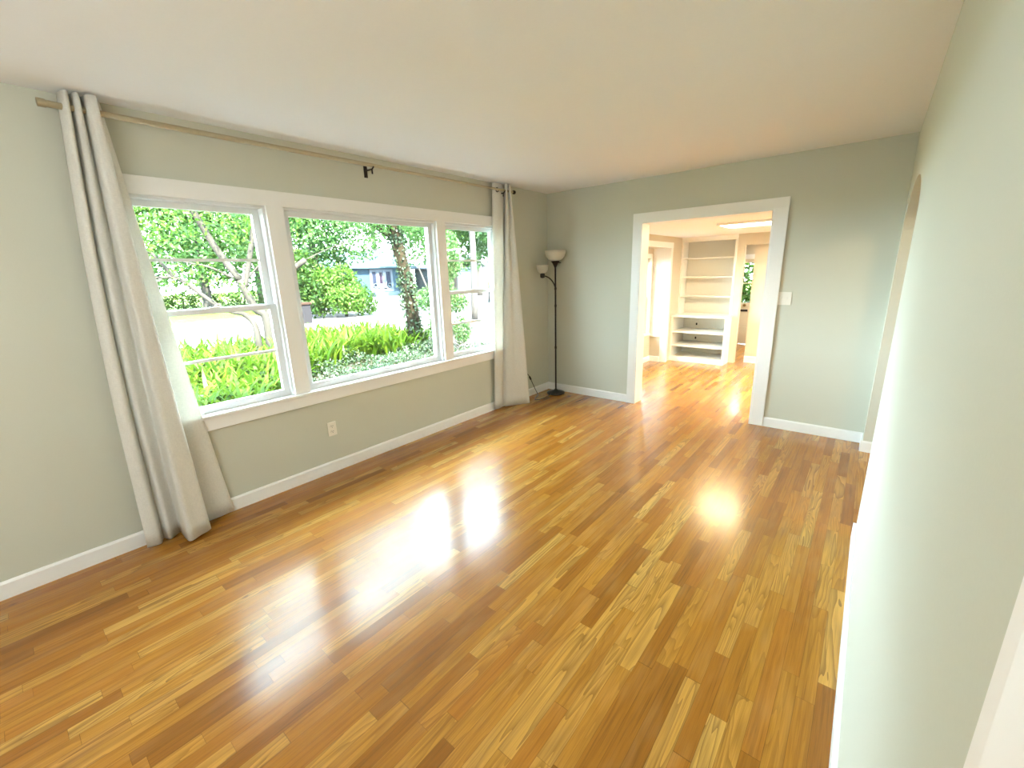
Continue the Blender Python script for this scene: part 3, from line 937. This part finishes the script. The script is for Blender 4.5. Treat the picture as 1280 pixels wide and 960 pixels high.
cpts = [(0.030, -0.60, 0.34), (0.026, -0.52, 0.315), (0.026, -0.475, 0.285), (0.030, -0.44, 0.23), (0.034, -0.40, 0.16), (0.042, -0.36, 0.08), (0.055, -0.33, 0.015), (0.085, -0.36, 0.006), (0.13, -0.47, 0.006), (0.175, -0.54, 0.006), (0.215, -0.50, 0.006), (0.225, -0.40, 0.006), (0.215, -0.26, 0.012)]
bm = B(); tube(bm, smooth_path(cpts, 8), 0.0042, 8)
cord = obj('power_cord', bm, BLACK, lamp, smooth=True, at=AT)
bm = B(); tube(bm, [(0.028, -0.462, 0.268), (0.029, -0.452, 0.252), (0.030, -0.436, 0.226), (0.031, -0.428, 0.212)], [0.006, 0.012, 0.012, 0.006], 10)
obj('inline_switch', bm, BLACK, cord, smooth=True, at=AT)

# ------------------------------------------------------------------ wall plates
ol = empty('wall_outlet', (0, -3.05, 0.36))
tag(ol, 'white duplex outlet under the picture window', 'outlet')
AT = (0, -3.05, 0.36)
obj('cover_plate', bx(0, 0.006, -3.086, -3.014, 0.303, 0.417), PLATE, ol, bevel=0.002, at=AT)
for zc in (0.338, 0.382):
    oc = [(-3.05 + 0.017 * math.cos(a) * 1.0, zc + 0.0155 * math.sin(a)) for a in np.linspace(0, 2 * PI, 20, endpoint=False)]
    f = obj('receptacle', prism(B(), oc, 0, 0.006, 0.009), PLATE, ol, at=AT)
    bm = B()
    for dy in (-0.0065, 0.0065):
        box(bm, 0.0085, 0.0094, -3.05 + dy - 0.0014, -3.05 + dy + 0.0014, zc - 0.001, zc + 0.009)
    box(bm, 0.0085, 0.0094, -3.0525, -3.0475, zc - 0.010, zc - 0.005)
    obj('slot', bm, BLACK, f, at=AT)
bm = B(); tube(bm, [(0.005, -3.05, 0.36), (0.0078, -3.05, 0.36)], 0.0035, 10)
obj('screw', bm, PLATE, ol, at=AT)
sw = empty('light_switch', (2.60, 0, 1.23))
tag(sw, 'white two-gang light switch beside the doorway', 'light switch')
AT = (2.60, 0, 1.23)
obj('cover_plate', bx(2.546, 2.656, -0.006, 0, 1.173, 1.288), PLATE, sw, bevel=0.002, at=AT)
for xc in (2.578, 2.624):
    f = obj('toggle', bx(xc - 0.0045, xc + 0.0045, -0.016, -0.006, 1.230, 1.246), PLATE, sw, at=AT)

# ------------------------------------------------------------------ outdoors
G = -0.40
SOIL = mat_ground('bed_soil', (0.0225, 0.0175, 0.0125), (0.0500, 0.0400, 0.0300), 5)
LAWN = mat_ground('lawn_grass', (0.0330, 0.0561, 0.0066), (0.0660, 0.0924, 0.0165), 3)
ROADM = mat_ground('pale_road', (0.1203, 0.1108, 0.1108), (0.1457, 0.1362, 0.1362), 0.7)
LITTER = mat_ground('leaf_litter', (0.0055, 0.0044, 0.0044), (0.0283, 0.0239, 0.0239), 12, 6)


def slab(name, x0, x1, y0, y1, z0, z1, mat, label, cat):
    return struct(obj(name, bx(x0, x1, y0, y1, z0, z1), mat), label, cat)


slab('ground', -90, 12, -60, 110, G - 0.3, G - 0.03, LAWN, 'green lawn and earth around the houses', 'ground')
slab('ground_bed', -8.6, -0.16, -14, 2.6, G - 0.03, G, SOIL, 'planting bed soil under the front window', 'ground')
slab('ground_litter', -9.6, -0.16, 2.6, 30, G - 0.03, G - 0.005, LITTER, 'pale leaf-strewn ground right of the planting bed', 'ground')
slab('road', -23, -9.6, -60, 110, G - 0.03, G - 0.01, ROADM, 'pale sunlit road beyond the planting bed', 'road')
slab('driveway', -36, -23, 8.5, 40, G - 0.03, G - 0.012, ROADM, 'pale driveway across the road before the blue house', 'driveway')

LEAF_BRIGHT = mat_leaf('bright_leaves', [(0.0, (0.0158, 0.0448, 0.0053)), (0.5, (0.0343, 0.0764, 0.0105)), (1.0, (0.0606, 0.1080, 0.0184))], 0.5)
LEAF_DEEP = mat_leaf('deep_leaves', [(0.0, (0.0059, 0.0181, 0.0039)), (0.6, (0.0153, 0.0369, 0.0070)), (1.0, (0.0301, 0.0569, 0.0098))], 0.35)
LEAF_MID = mat_leaf('mid_leaves', [(0.0, (0.0139, 0.0434, 0.0139)), (0.6, (0.0326, 0.0744, 0.0217)), (1.0, (0.0589, 0.1054, 0.0372))], 0.45)
LEAF_IVY = mat_leaf('small_glossy_leaves', [(0.0, (0.0066, 0.0131, 0.0066)), (0.55, (0.0197, 0.0328, 0.0186)), (1.0, (0.0481, 0.0612, 0.0437))], 0.25, 0.25)
STRAP = mat_leaf('strap_leaves', [(0.0, (0.0111, 0.0334, 0.0014)), (0.5, (0.0250, 0.0557, 0.0021)), (1.0, (0.0487, 0.0766, 0.0042))], 0.4)
BARK_PALE = mat_bark('smooth_pale_bark', (0.0153, 0.0138, 0.0112), (0.0307, 0.0276, 0.0237))
BARK_BROWN = mat_bark('rough_brown_bark', (0.0065, 0.0051, 0.0031), (0.0165, 0.0126, 0.0071), 9)
BARK_GREY = mat_bark('grey_bark', (0.0227, 0.0203, 0.0182), (0.0454, 0.0409, 0.0364))


def leaves(name, centres, size, mat, parent=None, aspect=0.5, droop=0.3, flat=0.0):
    """one bent blade of four faces per centre, turned at random"""
    n = len(centres)
    c = np.asarray(centres, float)
    d = rng.normal(size=(n, 3)); d[:, 2] -= droop
    d /= np.linalg.norm(d, axis=1, keepdims=True)
    r = rng.normal(size=(n, 3)); r[:, 2] += flat * 4
    s = np.cross(d, r); s /= np.linalg.norm(s, axis=1, keepdims=True) + 1e-9
    nn = np.cross(d, s)
    L = (size * rng.uniform(0.6, 1.35, n))[:, None]; W = L * aspect * 0.5
    p0 = c; p1 = c + d * L * 0.5 + nn * L * 0.07; p2 = c + d * L
    a = p1 + s * W + nn * L * 0.05; b = p1 - s * W + nn * L * 0.05
    V = np.stack([p0, a, p2, b, p1], 1).reshape(-1, 3)
    k = np.arange(n)[:, None] * 5
    Q = np.concatenate([k + np.array([[0, 1, 2, 4]]), k + np.array([[0, 4, 2, 3]])])
    return raw_mesh(name, V, Q, mat, parent)


def blob_points(blobs, n):
    """points through the outer shell of ellipsoids (cx,cy,cz,rx,ry,rz)"""
    vol = np.array([b[3] * b[4] + b[4] * b[5] + b[3] * b[5] for b in blobs]); vol = vol / vol.sum()
    out = []
    for b, f in zip(blobs, vol):
        k = max(4, int(n * f))
        d = rng.normal(size=(k, 3)); d /= np.linalg.norm(d, axis=1, keepdims=True)
        rr = rng.uniform(0.25, 1.0, k) ** 0.5
        out.append(np.array(b[:3]) + d * rr[:, None] * np.array(b[3:]))
    return np.concatenate(out)


def tree(name, label, base, limbs, blobs, n, size, leafm, barkm, group=None, aspect=0.5, ivy=None, cat='tree', added_canopy=None):
    e = empty(name, base)
    tag(e, label, cat, group)
    AT = base
    bm = B()
    for pts, rad in limbs:
        sp = smooth_path(pts, 4)
        rr = np.interp(np.linspace(0, 1, len(sp)), np.linspace(0, 1, len(rad)), rad)
        tube(bm, sp, list(rr), 10)
    obj('trunk', bm, barkm, e, smooth=True, at=AT)
    if blobs:
        o = leaves('foliage', blob_points(blobs, n) - np.array(AT), size, leafm, e, aspect)
    if added_canopy:
        cb, cn, cs = added_canopy
        leaves('added_canopy', blob_points(cb, cn) - np.array(AT), cs, leafm, e, aspect)
    if ivy:
        leaves('climbing_ivy', np.asarray(ivy) - np.array(AT), 0.075, LEAF_IVY, e, 0.8)
    return e


def K(k, p):
    return tuple(CAM + k * (np.array(p) - CAM))


# multi-stem tree with smooth pale bark in the left window
k = 0.68
base = (-6.33, -1.02, G)
f1, yk = K(k, (-10.81, 0.72, 0.45)), K(k, (-10.98, 0.25, 1.56))
limbs = [
    ([base, (-6.33, -1.0, 0.05), f1, K(k, (-10.87, 0.50, 0.72)), yk], [0.10, 0.09, 0.085, 0.075, 0.065]),
    ([yk, K(k, (-11.06, 0.02, 2.05)), K(k, (-11.14, -0.19, 2.54)), K(k, (-11.25, -0.48, 3.42)), K(k, (-11.4, -0.8, 4.6))], [0.065, 0.065, 0.06, 0.055, 0.04]),
    ([K(k, (-10.93, 0.36, 1.35)), K(k, (-10.88, 0.45, 1.75)), K(k, (-10.85, 0.58, 2.2)), K(k, (-10.78, 0.79, 3.07)), K(k, (-10.7, 0.9, 4.4))], [0.05, 0.05, 0.05, 0.045, 0.03]),
    ([f1, K(k, (-10.76, 0.80, 0.62)), K(k, (-10.72, 0.93, 0.95)), K(k, (-10.5, 1.45, 1.7)), K(k, (-10.35, 1.95, 2.10))], [0.06, 0.055, 0.055, 0.055, 0.055]),
    ([(-6.42, -1.20, G), K(k, (-10.91, 0.44, -0.24)), K(k, (-10.92, 0.41, 0.27)), K(k, (-11.0, 0.19, 0.59)), K(k, (-11.08, -0.02, 0.66)), K(k, (-11.22, -0.39, 0.90)), K(k, (-11.44, -0.99, 1.57)), K(k, (-11.51, -1.17, 1.68))], [0.075, 0.065, 0.055, 0.05, 0.046, 0.042, 0.036, 0.034]),
    ([K(k, (-11.51, -1.17, 1.68)), K(k, (-11.58, -1.32, 2.0)), K(k, (-11.65, -1.54, 2.36)), K(k, (-11.7, -1.9, 2.6))], [0.030, 0.028, 0.024, 0.018]),
    ([K(k, (-11.51, -1.17, 1.68)), K(k, (-11.62, -1.48, 1.68)), K(k, (-11.75, -2.0, 1.7))], [0.026, 0.024, 0.02]),
    ([K(k, (-11.03, 0.10, 1.62)), K(k, (-11.2, -0.35, 1.92)), K(k, (-11.38, -0.82, 2.06)), K(k, (-11.5, -1.1, 2.2))], [0.024, 0.022, 0.018, 0.014]),
    ([K(k, (-10.36, 1.93, 2.09)), K(k, (-10.1, 2.6, 2.42)), K(k, (-9.84, 3.3, 2.69))], [0.012, 0.010, 0.006]),
    ([K(k, (-10.9, 0.40, 1.55)), K(k, (-10.7, 0.8, 2.0)), K(k, (-10.6, 1.1, 2.1))], [0.02, 0.018, 0.014]),
]
blobs = [(*K(k, p), *r) for p, r in (((-11.2, -1.4, 3.4), (1.1, 1.2, 0.6)), ((-11, 0.0, 3.9), (1.2, 1.3, 0.8)), ((-10.9, 0.5, 2.9), (0.7, 0.35, 0.35)),
                                     ((-11.3, -0.7, 1.75), (0.6, 0.5, 0.25)), ((-11.5, -2.2, 2.5), (0.8, 0.8, 0.5)), ((-11.0, 1.6, 3.6), (1.0, 1.0, 0.6)), ((-11.1, 0.0, 1.35), (0.5, 0.4, 0.2)), ((-11.2, -2.2, 5.2), (1.3, 1.8, 1.0)), ((-11.0, 0.8, 5.4), (1.3, 1.8, 1.0)), ((-10.6, 2.6, 4.8), (1.1, 1.2, 0.8)))]
tree('multi_stem_tree', 'pale smooth-barked tree with several forking stems, seen through the left window unit', base, limbs, blobs, 4300, 0.085, LEAF_BRIGHT, BARK_PALE, added_canopy=([(-6.2, -6.2, 5.3, 1.8, 2.0, 1.2), (-5.6, -8.8, 4.9, 1.8, 2.0, 1.3), (-6.4, -3.4, 5.7, 1.7, 1.9, 1.0), (-6.8, -0.9, 6.1, 1.8, 1.9, 1.1)], 24000, 0.11))  # overhead leaf masses are added out of view to block sky light

# ivy-clad tree in the picture window
k = 0.75
ob = (-5.80, 2.34, G)
tp = [ob, K(k, (-8.78, 4.60, 0.3)), K(k, (-8.81, 4.49, 1.4)), K(k, (-8.88, 4.28, 2.66)), K(k, (-8.95, 4.1, 3.8)), K(k, (-9.0, 3.9, 6.0))]
limbs = [(tp, [0.185, 0.165, 0.15, 0.145, 0.14, 0.11]),
         ([tp[3], K(k, (-9.1, 3.6, 3.1)), K(k, (-9.3, 2.8, 3.5)), K(k, (-9.5, 2.0, 3.6))], [0.06, 0.05, 0.04, 0.02])]
blobs = [(*K(k, p), *r) for p, r in (((-8.9, 4.2, 3.6), (0.9, 1.1, 0.5)), ((-9.0, 3.2, 3.2), (0.5, 0.7, 0.25)), ((-9.0, 3.6, 3.0), (0.35, 0.5, 0.25)), ((-8.8, 5.0, 3.4), (0.7, 0.7, 0.5)),
                                     ((-9.1, 2.6, 3.9), (0.7, 0.9, 0.35)), ((-8.5, 5.6, 2.8), (0.35, 0.45, 0.6)), ((-9.0, 3.2, 5.0), (1.1, 1.3, 0.8)), ((-9.4, 1.4, 4.9), (0.9, 1.0, 0.6)))]
iv = []
sp = smooth_path(tp[:5], 8)
for i in range(2600):
    q = sp[int(rng.uniform(0, 0.8) * len(sp))]
    zrel = q[2]
    dens = 0.25 + 0.75 * (0.5 + 0.5 * math.sin(zrel * 5.1 + 1.0)) ** 2
    if rng.uniform() > dens: continue
    a = rng.uniform(0, 2 * PI); rr = rng.uniform(0.15, 0.21) + (0.09 * rng.uniform() if 0.5 < zrel < 1.1 else 0)
    iv.append((q[0] + rr * math.cos(a), q[1] + rr * math.sin(a), q[2] + rng.uniform(-0.12, 0.12)))
tree('ivy_clad_tree', 'leaning brown trunk wrapped in ivy, at the right of the picture window', ob, limbs, blobs, 9500, 0.075, LEAF_MID, BARK_BROWN, ivy=iv, added_canopy=([(-6.6, 1.3, 6.0, 1.7, 1.6, 1.0)], 7000, 0.10))  # the high leaf mass is added, unseen, to dim the sky
# slim leafy understory tree beside it
sb = K(0.72, (-8.0, 4.9, -0.4)); sb = (sb[0], sb[1], G)
limbs = [([sb, (sb[0] + 0.02, sb[1] + 0.03, 0.3), (sb[0] - 0.02, sb[1] - 0.02, 0.9), (sb[0] - 0.12, sb[1] - 0.18, 1.5), (sb[0] - 0.16, sb[1] - 0.32, 1.9)], [0.05, 0.04, 0.03, 0.022, 0.012]),
         ([(sb[0] + 0.02, sb[1] + 0.03, 0.3), (sb[0] + 0.15, sb[1] + 0.2, 0.9), (sb[0] + 0.2, sb[1] + 0.3, 2.2)], [0.03, 0.025, 0.012])]
blobs = [(sb[0] + dx, sb[1] + dy, zc, rx, ry, rz) for dx, dy, zc, rx, ry, rz in ((0.0, 0.05, 0.35, 0.22, 0.22, 0.5), (-0.05, -0.12, 1.0, 0.28, 0.3, 0.28), (0.1, 0.2, 1.3, 0.3, 0.26, 0.55), (0.15, 0.3, 2.1, 0.4, 0.35, 0.55), (0.2, 0.5, 0.9, 0.3, 0.35, 0.3), (0.25, 0.62, 0.2, 0.22, 0.26, 0.35), (0.1, 0.45, 1.75, 0.35, 0.35, 0.35))]
tree('slim_tree', 'thin leafy young tree just right of the ivy-clad trunk', sb, limbs, blobs, 9000, 0.07, LEAF_MID, BARK_GREY)

# trees across the road


def far_tree(u, dist, z_top, crown, n, size, leafm, label, trunk_r=0.2, name='street_tree', group=None, low=None, bark=BARK_GREY, z_c=None, pos=None):
    c, d = ray(u, 330)
    dh = np.array([d[0], d[1]]); dh /= np.linalg.norm(dh)
    p = np.array(pos) if pos else CAM[:2] + dh * dist
    base = (p[0], p[1], G - 0.02)
    zc = z_c if z_c is not None else z_top - crown[2]
    limbs = [([base, (p[0] + 0.1, p[1], zc * 0.4), (p[0] - 0.1, p[1] + 0.1, zc), (p[0], p[1], z_top - 0.3)], [trunk_r, trunk_r * 0.8, trunk_r * 0.6, trunk_r * 0.2])]
    bl = []
    for i in range(7):
        a = 2 * PI * i / 7 + rng.uniform(-.3, .3)
        r_ = rng.uniform(0.35, 0.65)
        bl.append((p[0] + crown[0] * r_ * math.cos(a), p[1] + crown[1] * r_ * math.sin(a), zc + crown[2] * rng.uniform(-.55, .55), crown[0] * .5, crown[1] * .5, crown[2] * .5))
    bl.append((p[0], p[1], zc + crown[2] * .5, crown[0] * .5, crown[1] * .5, crown[2] * .5))
    if low: bl += [(p[0] + a, p[1] + b, z, r1, r1, r2) for a, b, z, r1, r2 in low]
    return tree(name, label, base, limbs, bl, n, size, leafm, bark, group)


TG = 'trees across the road'
far_tree(392, 27, 8.5, (4.0, 4.0, 3.6), 20280, 0.235, LEAF_MID, 'broad bushy tree across the road, at the left of the picture window', 0.28, group=TG,
         low=[(0.5, -1.0, 1.2, 1.6, 1.4), (0.2, 1.6, 0.8, 1.3, 1.1), (-0.3, 0.4, 2.2, 1.8, 1.3)])
far_tree(425, 24, 2.6, (1.5, 1.5, 1.4), 6240, 0.179, LEAF_BRIGHT, 'low bright shrub left of the blue house', 0.08, name='shrub', z_c=0.8)
far_tree(372, 24, 3.4, (1.5, 1.5, 1.9), 5850, 0.193, LEAF_DEEP, 'dark shrub behind the brick pillar', 0.08, name='shrub', z_c=1.2)
far_tree(250, 34, 10, (6.5, 6.5, 4.2), 14820, 0.290, LEAF_MID, 'wide tree far behind the forked stems in the left window', 0.3, group=TG, low=[(1.5, -2.5, 2.6, 3.0, 1.5), (1.5, 2.5, 2.4, 3.0, 1.6), (2, 0, 3.5, 3, 1.5)])
far_tree(320, 40, 11, (5.5, 5.5, 5), 14820, 0.290, LEAF_BRIGHT, 'tall light green tree far off between left unit and picture window', 0.3, group=TG)
far_tree(180, 36, 10, (5.5, 5.5, 4), 10140, 0.290, LEAF_BRIGHT, 'light green tree at the far left behind the curtain edge', 0.3, group=TG, low=[(1, -2, 2.6, 3, 1.6), (1, 2, 2.4, 3, 1.6)])
far_tree(470, 62, 16, (9, 9, 5), 14040, 0.483, LEAF_BRIGHT, 'tall pale tree rising behind the blue house', 0.4, group=TG)
far_tree(548, 44, 12, (5, 5, 5), 12480, 0.345, LEAF_MID, 'tree beyond the slim tree, behind the picture window edge', 0.35, group=TG)
far_tree(597, 40, 11, (4.5, 4.5, 3.6), 7800, 0.310, LEAF_BRIGHT, 'grey-trunked tree beside the white garage, in the right window unit', 0.36, group=TG)
far_tree(612, 30, 9, (3, 3, 2.6), 4680, 0.248, LEAF_MID, 'leaning tree at the right edge of the right window unit', 0.22, group=TG)

gh = (1.4, 9.6, G - 0.03)
e = empty('garden_hedge', gh)
tag(e, 'leafy garden hedge glimpsed through the glazed kitchen door', 'hedge')
bl = [(gh[0] + dx, gh[1], zc, 0.8, 0.6, 0.9) for dx in (-1.8, -0.9, 0.0, 0.9, 1.8) for zc in (0.3, 1.3, 2.4, 3.5)]
leaves('foliage', blob_points(bl, 26000) - np.array(gh), 0.14, LEAF_BRIGHT, e)
bm = B(); tube(bm, [(gh[0], gh[1], G - 0.03), (gh[0], gh[1], 0.6)], 0.05, 8)
obj('stem', bm, BARK_GREY, e, at=gh)

far_tree(590, 19, 9.5, (3.6, 3.6, 2.6), 15000, 0.24, LEAF_MID, 'overhanging tree whose trunk stands right of the slim tree, in the right window unit', 0.16, name='yard_tree', z_c=6.6)

far_tree(566, 30, 10, (4.2, 4.2, 3.6), 9000, 0.30, LEAF_MID, 'full tree filling the gap beyond the slim tree, left part of the right window unit', 0.24, name='yard_tree', z_c=5.2)
far_tree(640, 26, 10, (4.0, 4.0, 3.4), 8000, 0.30, LEAF_MID, 'added full tree, unseen behind the right curtain, blocking sky', 0.24, name='yard_tree', z_c=5.4)  # hidden tree added to block sky on the right

for pp, lab in (((-10.5, -17.0), 'added street tree out of view past the camera end of the house'), ((-17.0, -27.0), 'added street tree out of view further along the road')):  # unseen trees added to cut low sky light on the far wall
    far_tree(0, 0, 9.5, (4.6, 4.6, 3.4), 6500, 0.36, LEAF_MID, lab, 0.25, group=TG, z_c=4.8, low=[(0.8, -1.5, 1.6, 2.2, 1.8), (0.8, 1.8, 1.6, 2.2, 1.8)], pos=pp)

# low hedge bank behind the lawn, left window
hb = on(2, G, 262, 388)
e = empty('hedge', (hb[0], hb[1], G - 0.03))
tag(e, 'dark clipped hedge across the lawn, low in the left window unit', 'hedge')
bl = []
for i in range(16):
    yy = hb[1] - 9 + i * 1.25
    bl.append((hb[0] + rng.uniform(-.4, .4), yy, 0.30, 1.0, 0.95, 0.78 + rng.uniform(-.1, .15)))
leaves('foliage', blob_points(bl, 14000) - np.array((hb[0], hb[1], G - 0.03)), 0.15, LEAF_DEEP, e)
for i in range(0, 16, 3):
    yy = hb[1] - 9 + i * 1.25
    bm = B(); tube(bm, [(hb[0], yy, G - 0.03), (hb[0] + 0.1, yy + 0.1, 0.5)], 0.05, 6)
    obj('stem', bm, BARK_GREY, e, at=(hb[0], hb[1], G - 0.03))

# bed planting: strap leaves and ground ivy, nobody could count them
nB = 15000
yy = rng.uniform(-9, 2.6, nB); xx = rng.uniform(-8.6, -2.0, nB)
keep = (xx < -2.2 - 1.5 * np.clip(yy + 2.9, 0, 2.2) - 0.3 * np.sin(yy * 2.1)) & ~((yy > 1.7) & (xx > -5.5))
xx, yy = xx[keep], yy[keep]
n = len(xx)
az = rng.uniform(0, 2 * PI, n); Lb = rng.uniform(0.50, 0.95, n) * np.where(xx < -5.0, 1.12, 0.9); lean = rng.uniform(0.45, 1.25, n)
h = np.stack([np.cos(az), np.sin(az), np.zeros(n)], 1); sd_ = np.stack([-np.sin(az), np.cos(az), np.zeros(n)], 1)
base = np.stack([xx, yy, np.full(n, G)], 1)
V = []
for s in np.linspace(0, 1, 6):
    fwd = lean * Lb * s ** 1.5 * 0.62; up = Lb * (s * 1.05 - 0.46 * lean * s ** 2.6)
    wd = 0.030 * (1 - (2 * s - 0.9) ** 2 * 0.9) * (1 if s < 1 else 0.05)
    c = base + h * fwd[:, None] + np.array([0, 0, 1.0]) * up[:, None]
    V.append(c + sd_ * max(wd, 0.002)); V.append(c - sd_ * max(wd, 0.002))
V = np.stack(V, 1).reshape(-1, 3)
k_ = np.arange(n)[:, None] * 12
Q = np.concatenate([k_ + np.array([[2 * i, 2 * i + 2, 2 * i + 3, 2 * i + 1]]) for i in range(5)])
o = raw_mesh('strap_leaf_plants', V, Q, STRAP)
tag(o, 'mass of bright strap-leaved plants filling the bed outside', 'plants', kind='stuff')
nI = 60000
yy = rng.uniform(-7, 3.0, nI); xx = rng.uniform(-6.4, -0.25, nI)
hz = G + 0.05 + rng.uniform(0, 1, nI) * (0.22 + 0.10 * np.sin(xx * 3 + yy * 2) + 0.08 * np.sin(yy * 5.1 - xx))
o = leaves('ground_ivy', np.stack([xx, yy, hz], 1), 0.052, LEAF_IVY, None, 0.7, 0.0, 0.6)
tag(o, 'carpet of small-leaved ground cover nearest the front window', 'ground cover', kind='stuff')

# house across the road
hx = -35.5
house = empty('house', (hx, 21.5, G))
tag(house, 'pale blue one-storey house across the road with a white porch', 'house')
AT = (hx, 21.5, G)
SID = mat_siding('blue_grey_siding', (0.0220, 0.0396, 0.0550))
obj('wall', bx(hx - 8, hx, 14.5, 25.2, G - 0.03, 2.4), SID, house, at=AT)
obj('roof', prism(B(), [(hx + 0.6, 2.35), (hx - 4, 4.1), (hx - 8.6, 2.35), (hx - 8.6, 2.5), (hx - 4, 4.3), (hx + 0.6, 2.5)][::1], 1, 14, 25.8), mat_plain('pale_blue_roof', (0.034, 0.052, 0.062), 0.8, 0.1, 3, Specular_IOR_Level=0.06), house, at=AT)
bm = B()
box(bm, hx, hx + 0.10, 20.3, 20.56, G, 2.25); box(bm, hx, hx + 0.10, 22.74, 22.98, G, 2.25)
box(bm, hx, hx + 0.10, 20.56, 22.74, 2.05, 2.25); box(bm, hx, hx + 0.10, 21.05, 21.32, 0.3, 2.05); box(bm, hx, hx + 0.10, 21.82, 22.18, 0.3, 2.05)
box(bm, hx, hx + 0.10, 20.56, 22.74, 0.05, 0.42)
obj('porch_frame', bm, EXTW, house, at=AT)
DWIN = mat_plain('dark_window', (0.007, 0.009, 0.018), 0.3, 0.2, 2, Specular_IOR_Level=0.06)
for a, b in ((20.56, 21.05), (22.18, 22.74)):
    f = obj('window', bx(hx, hx + 0.05, a, b, 0.42, 2.05), EXTW, house, at=AT)
    obj('pane', bx(hx + 0.05, hx + 0.06, a + 0.04, b - 0.04, 0.62, 2.0), DWIN, f, at=AT)
for yc in (20.80, 22.46):
    ring = [(hx + 0.14, yc + 0.19 * math.cos(a), 0.66 + 0.19 * math.sin(a)) for a in np.linspace(0, 2 * PI, 25)]
    bm = B(); tube(bm, ring, 0.055, 8, caps=False)
    obj('wreath', bm, mat_plain('wreath_grey_green', (0.03, 0.042, 0.05), 0.9, 0.3, 12, Specular_IOR_Level=0.06), house, smooth=True, at=AT)
f = obj('door', bx(hx, hx + 0.06, 21.32, 21.82, 0.05, 2.05), EXTW, house, at=AT)
obj('door_pane', bx(hx + 0.06, hx + 0.07, 21.40, 21.74, 0.85, 1.95), mat_plain('plum_glass', (0.012, 0.007, 0.014), 0.3, 0.2, 2, Specular_IOR_Level=0.06), f, at=AT)
obj('porch_step', bx(hx, hx + 0.9, 20.2, 23.1, G, 0.02), mat_plain('step_blue_grey', (0.03, 0.045, 0.054), 0.8, 0.1, 4, Specular_IOR_Level=0.06), house, at=AT)
# white garage seen through the right window unit
gb = on(2, G, 580, 366)
gar = empty('garage', (gb[0], gb[1], G))
tag(gar, 'white boarded garage seen through the right window unit', 'garage')
AT = (gb[0], gb[1], G)
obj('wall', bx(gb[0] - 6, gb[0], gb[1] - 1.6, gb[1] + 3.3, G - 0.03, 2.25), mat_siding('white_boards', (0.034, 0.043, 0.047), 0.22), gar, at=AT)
obj('roof', prism(B(), [(gb[1] - 2.0, 2.2), (gb[1] + 0.85, 3.3), (gb[1] + 3.7, 2.2), (gb[1] + 3.7, 2.36), (gb[1] + 0.85, 3.48), (gb[1] - 2.0, 2.36)], 0, gb[0] - 6.3, gb[0] + 0.3), EXTW, gar, at=AT)
obj('garage_door', bx(gb[0], gb[0] + 0.05, gb[1] - 0.9, gb[1] + 2.4, G, 1.75), EXTW, gar, at=AT)
# brick mailbox pillar
mb = on(2, G, 381, 404)
mp_ = empty('brick_pillar', (mb[0], mb[1], G - 0.01))
tag(mp_, 'squat brick mailbox pillar by the road with a flat cap', 'mailbox pillar')
AT = (mb[0], mb[1], G - 0.01)
obj('shaft', bx(mb[0] - 0.25, mb[0] + 0.25, mb[1] - 0.25, mb[1] + 0.25, G - 0.01, 0.42), mat_brick('plum_brick'), mp_, at=AT)
obj('cap', bx(mb[0] - 0.31, mb[0] + 0.31, mb[1] - 0.31, mb[1] + 0.31, 0.42, 0.52), mat_plain('terracotta_cap', (0.0160, 0.0088, 0.0060), 0.9, 0.1, 10, Specular_IOR_Level=0.06), mp_, bevel=0.02, at=AT)
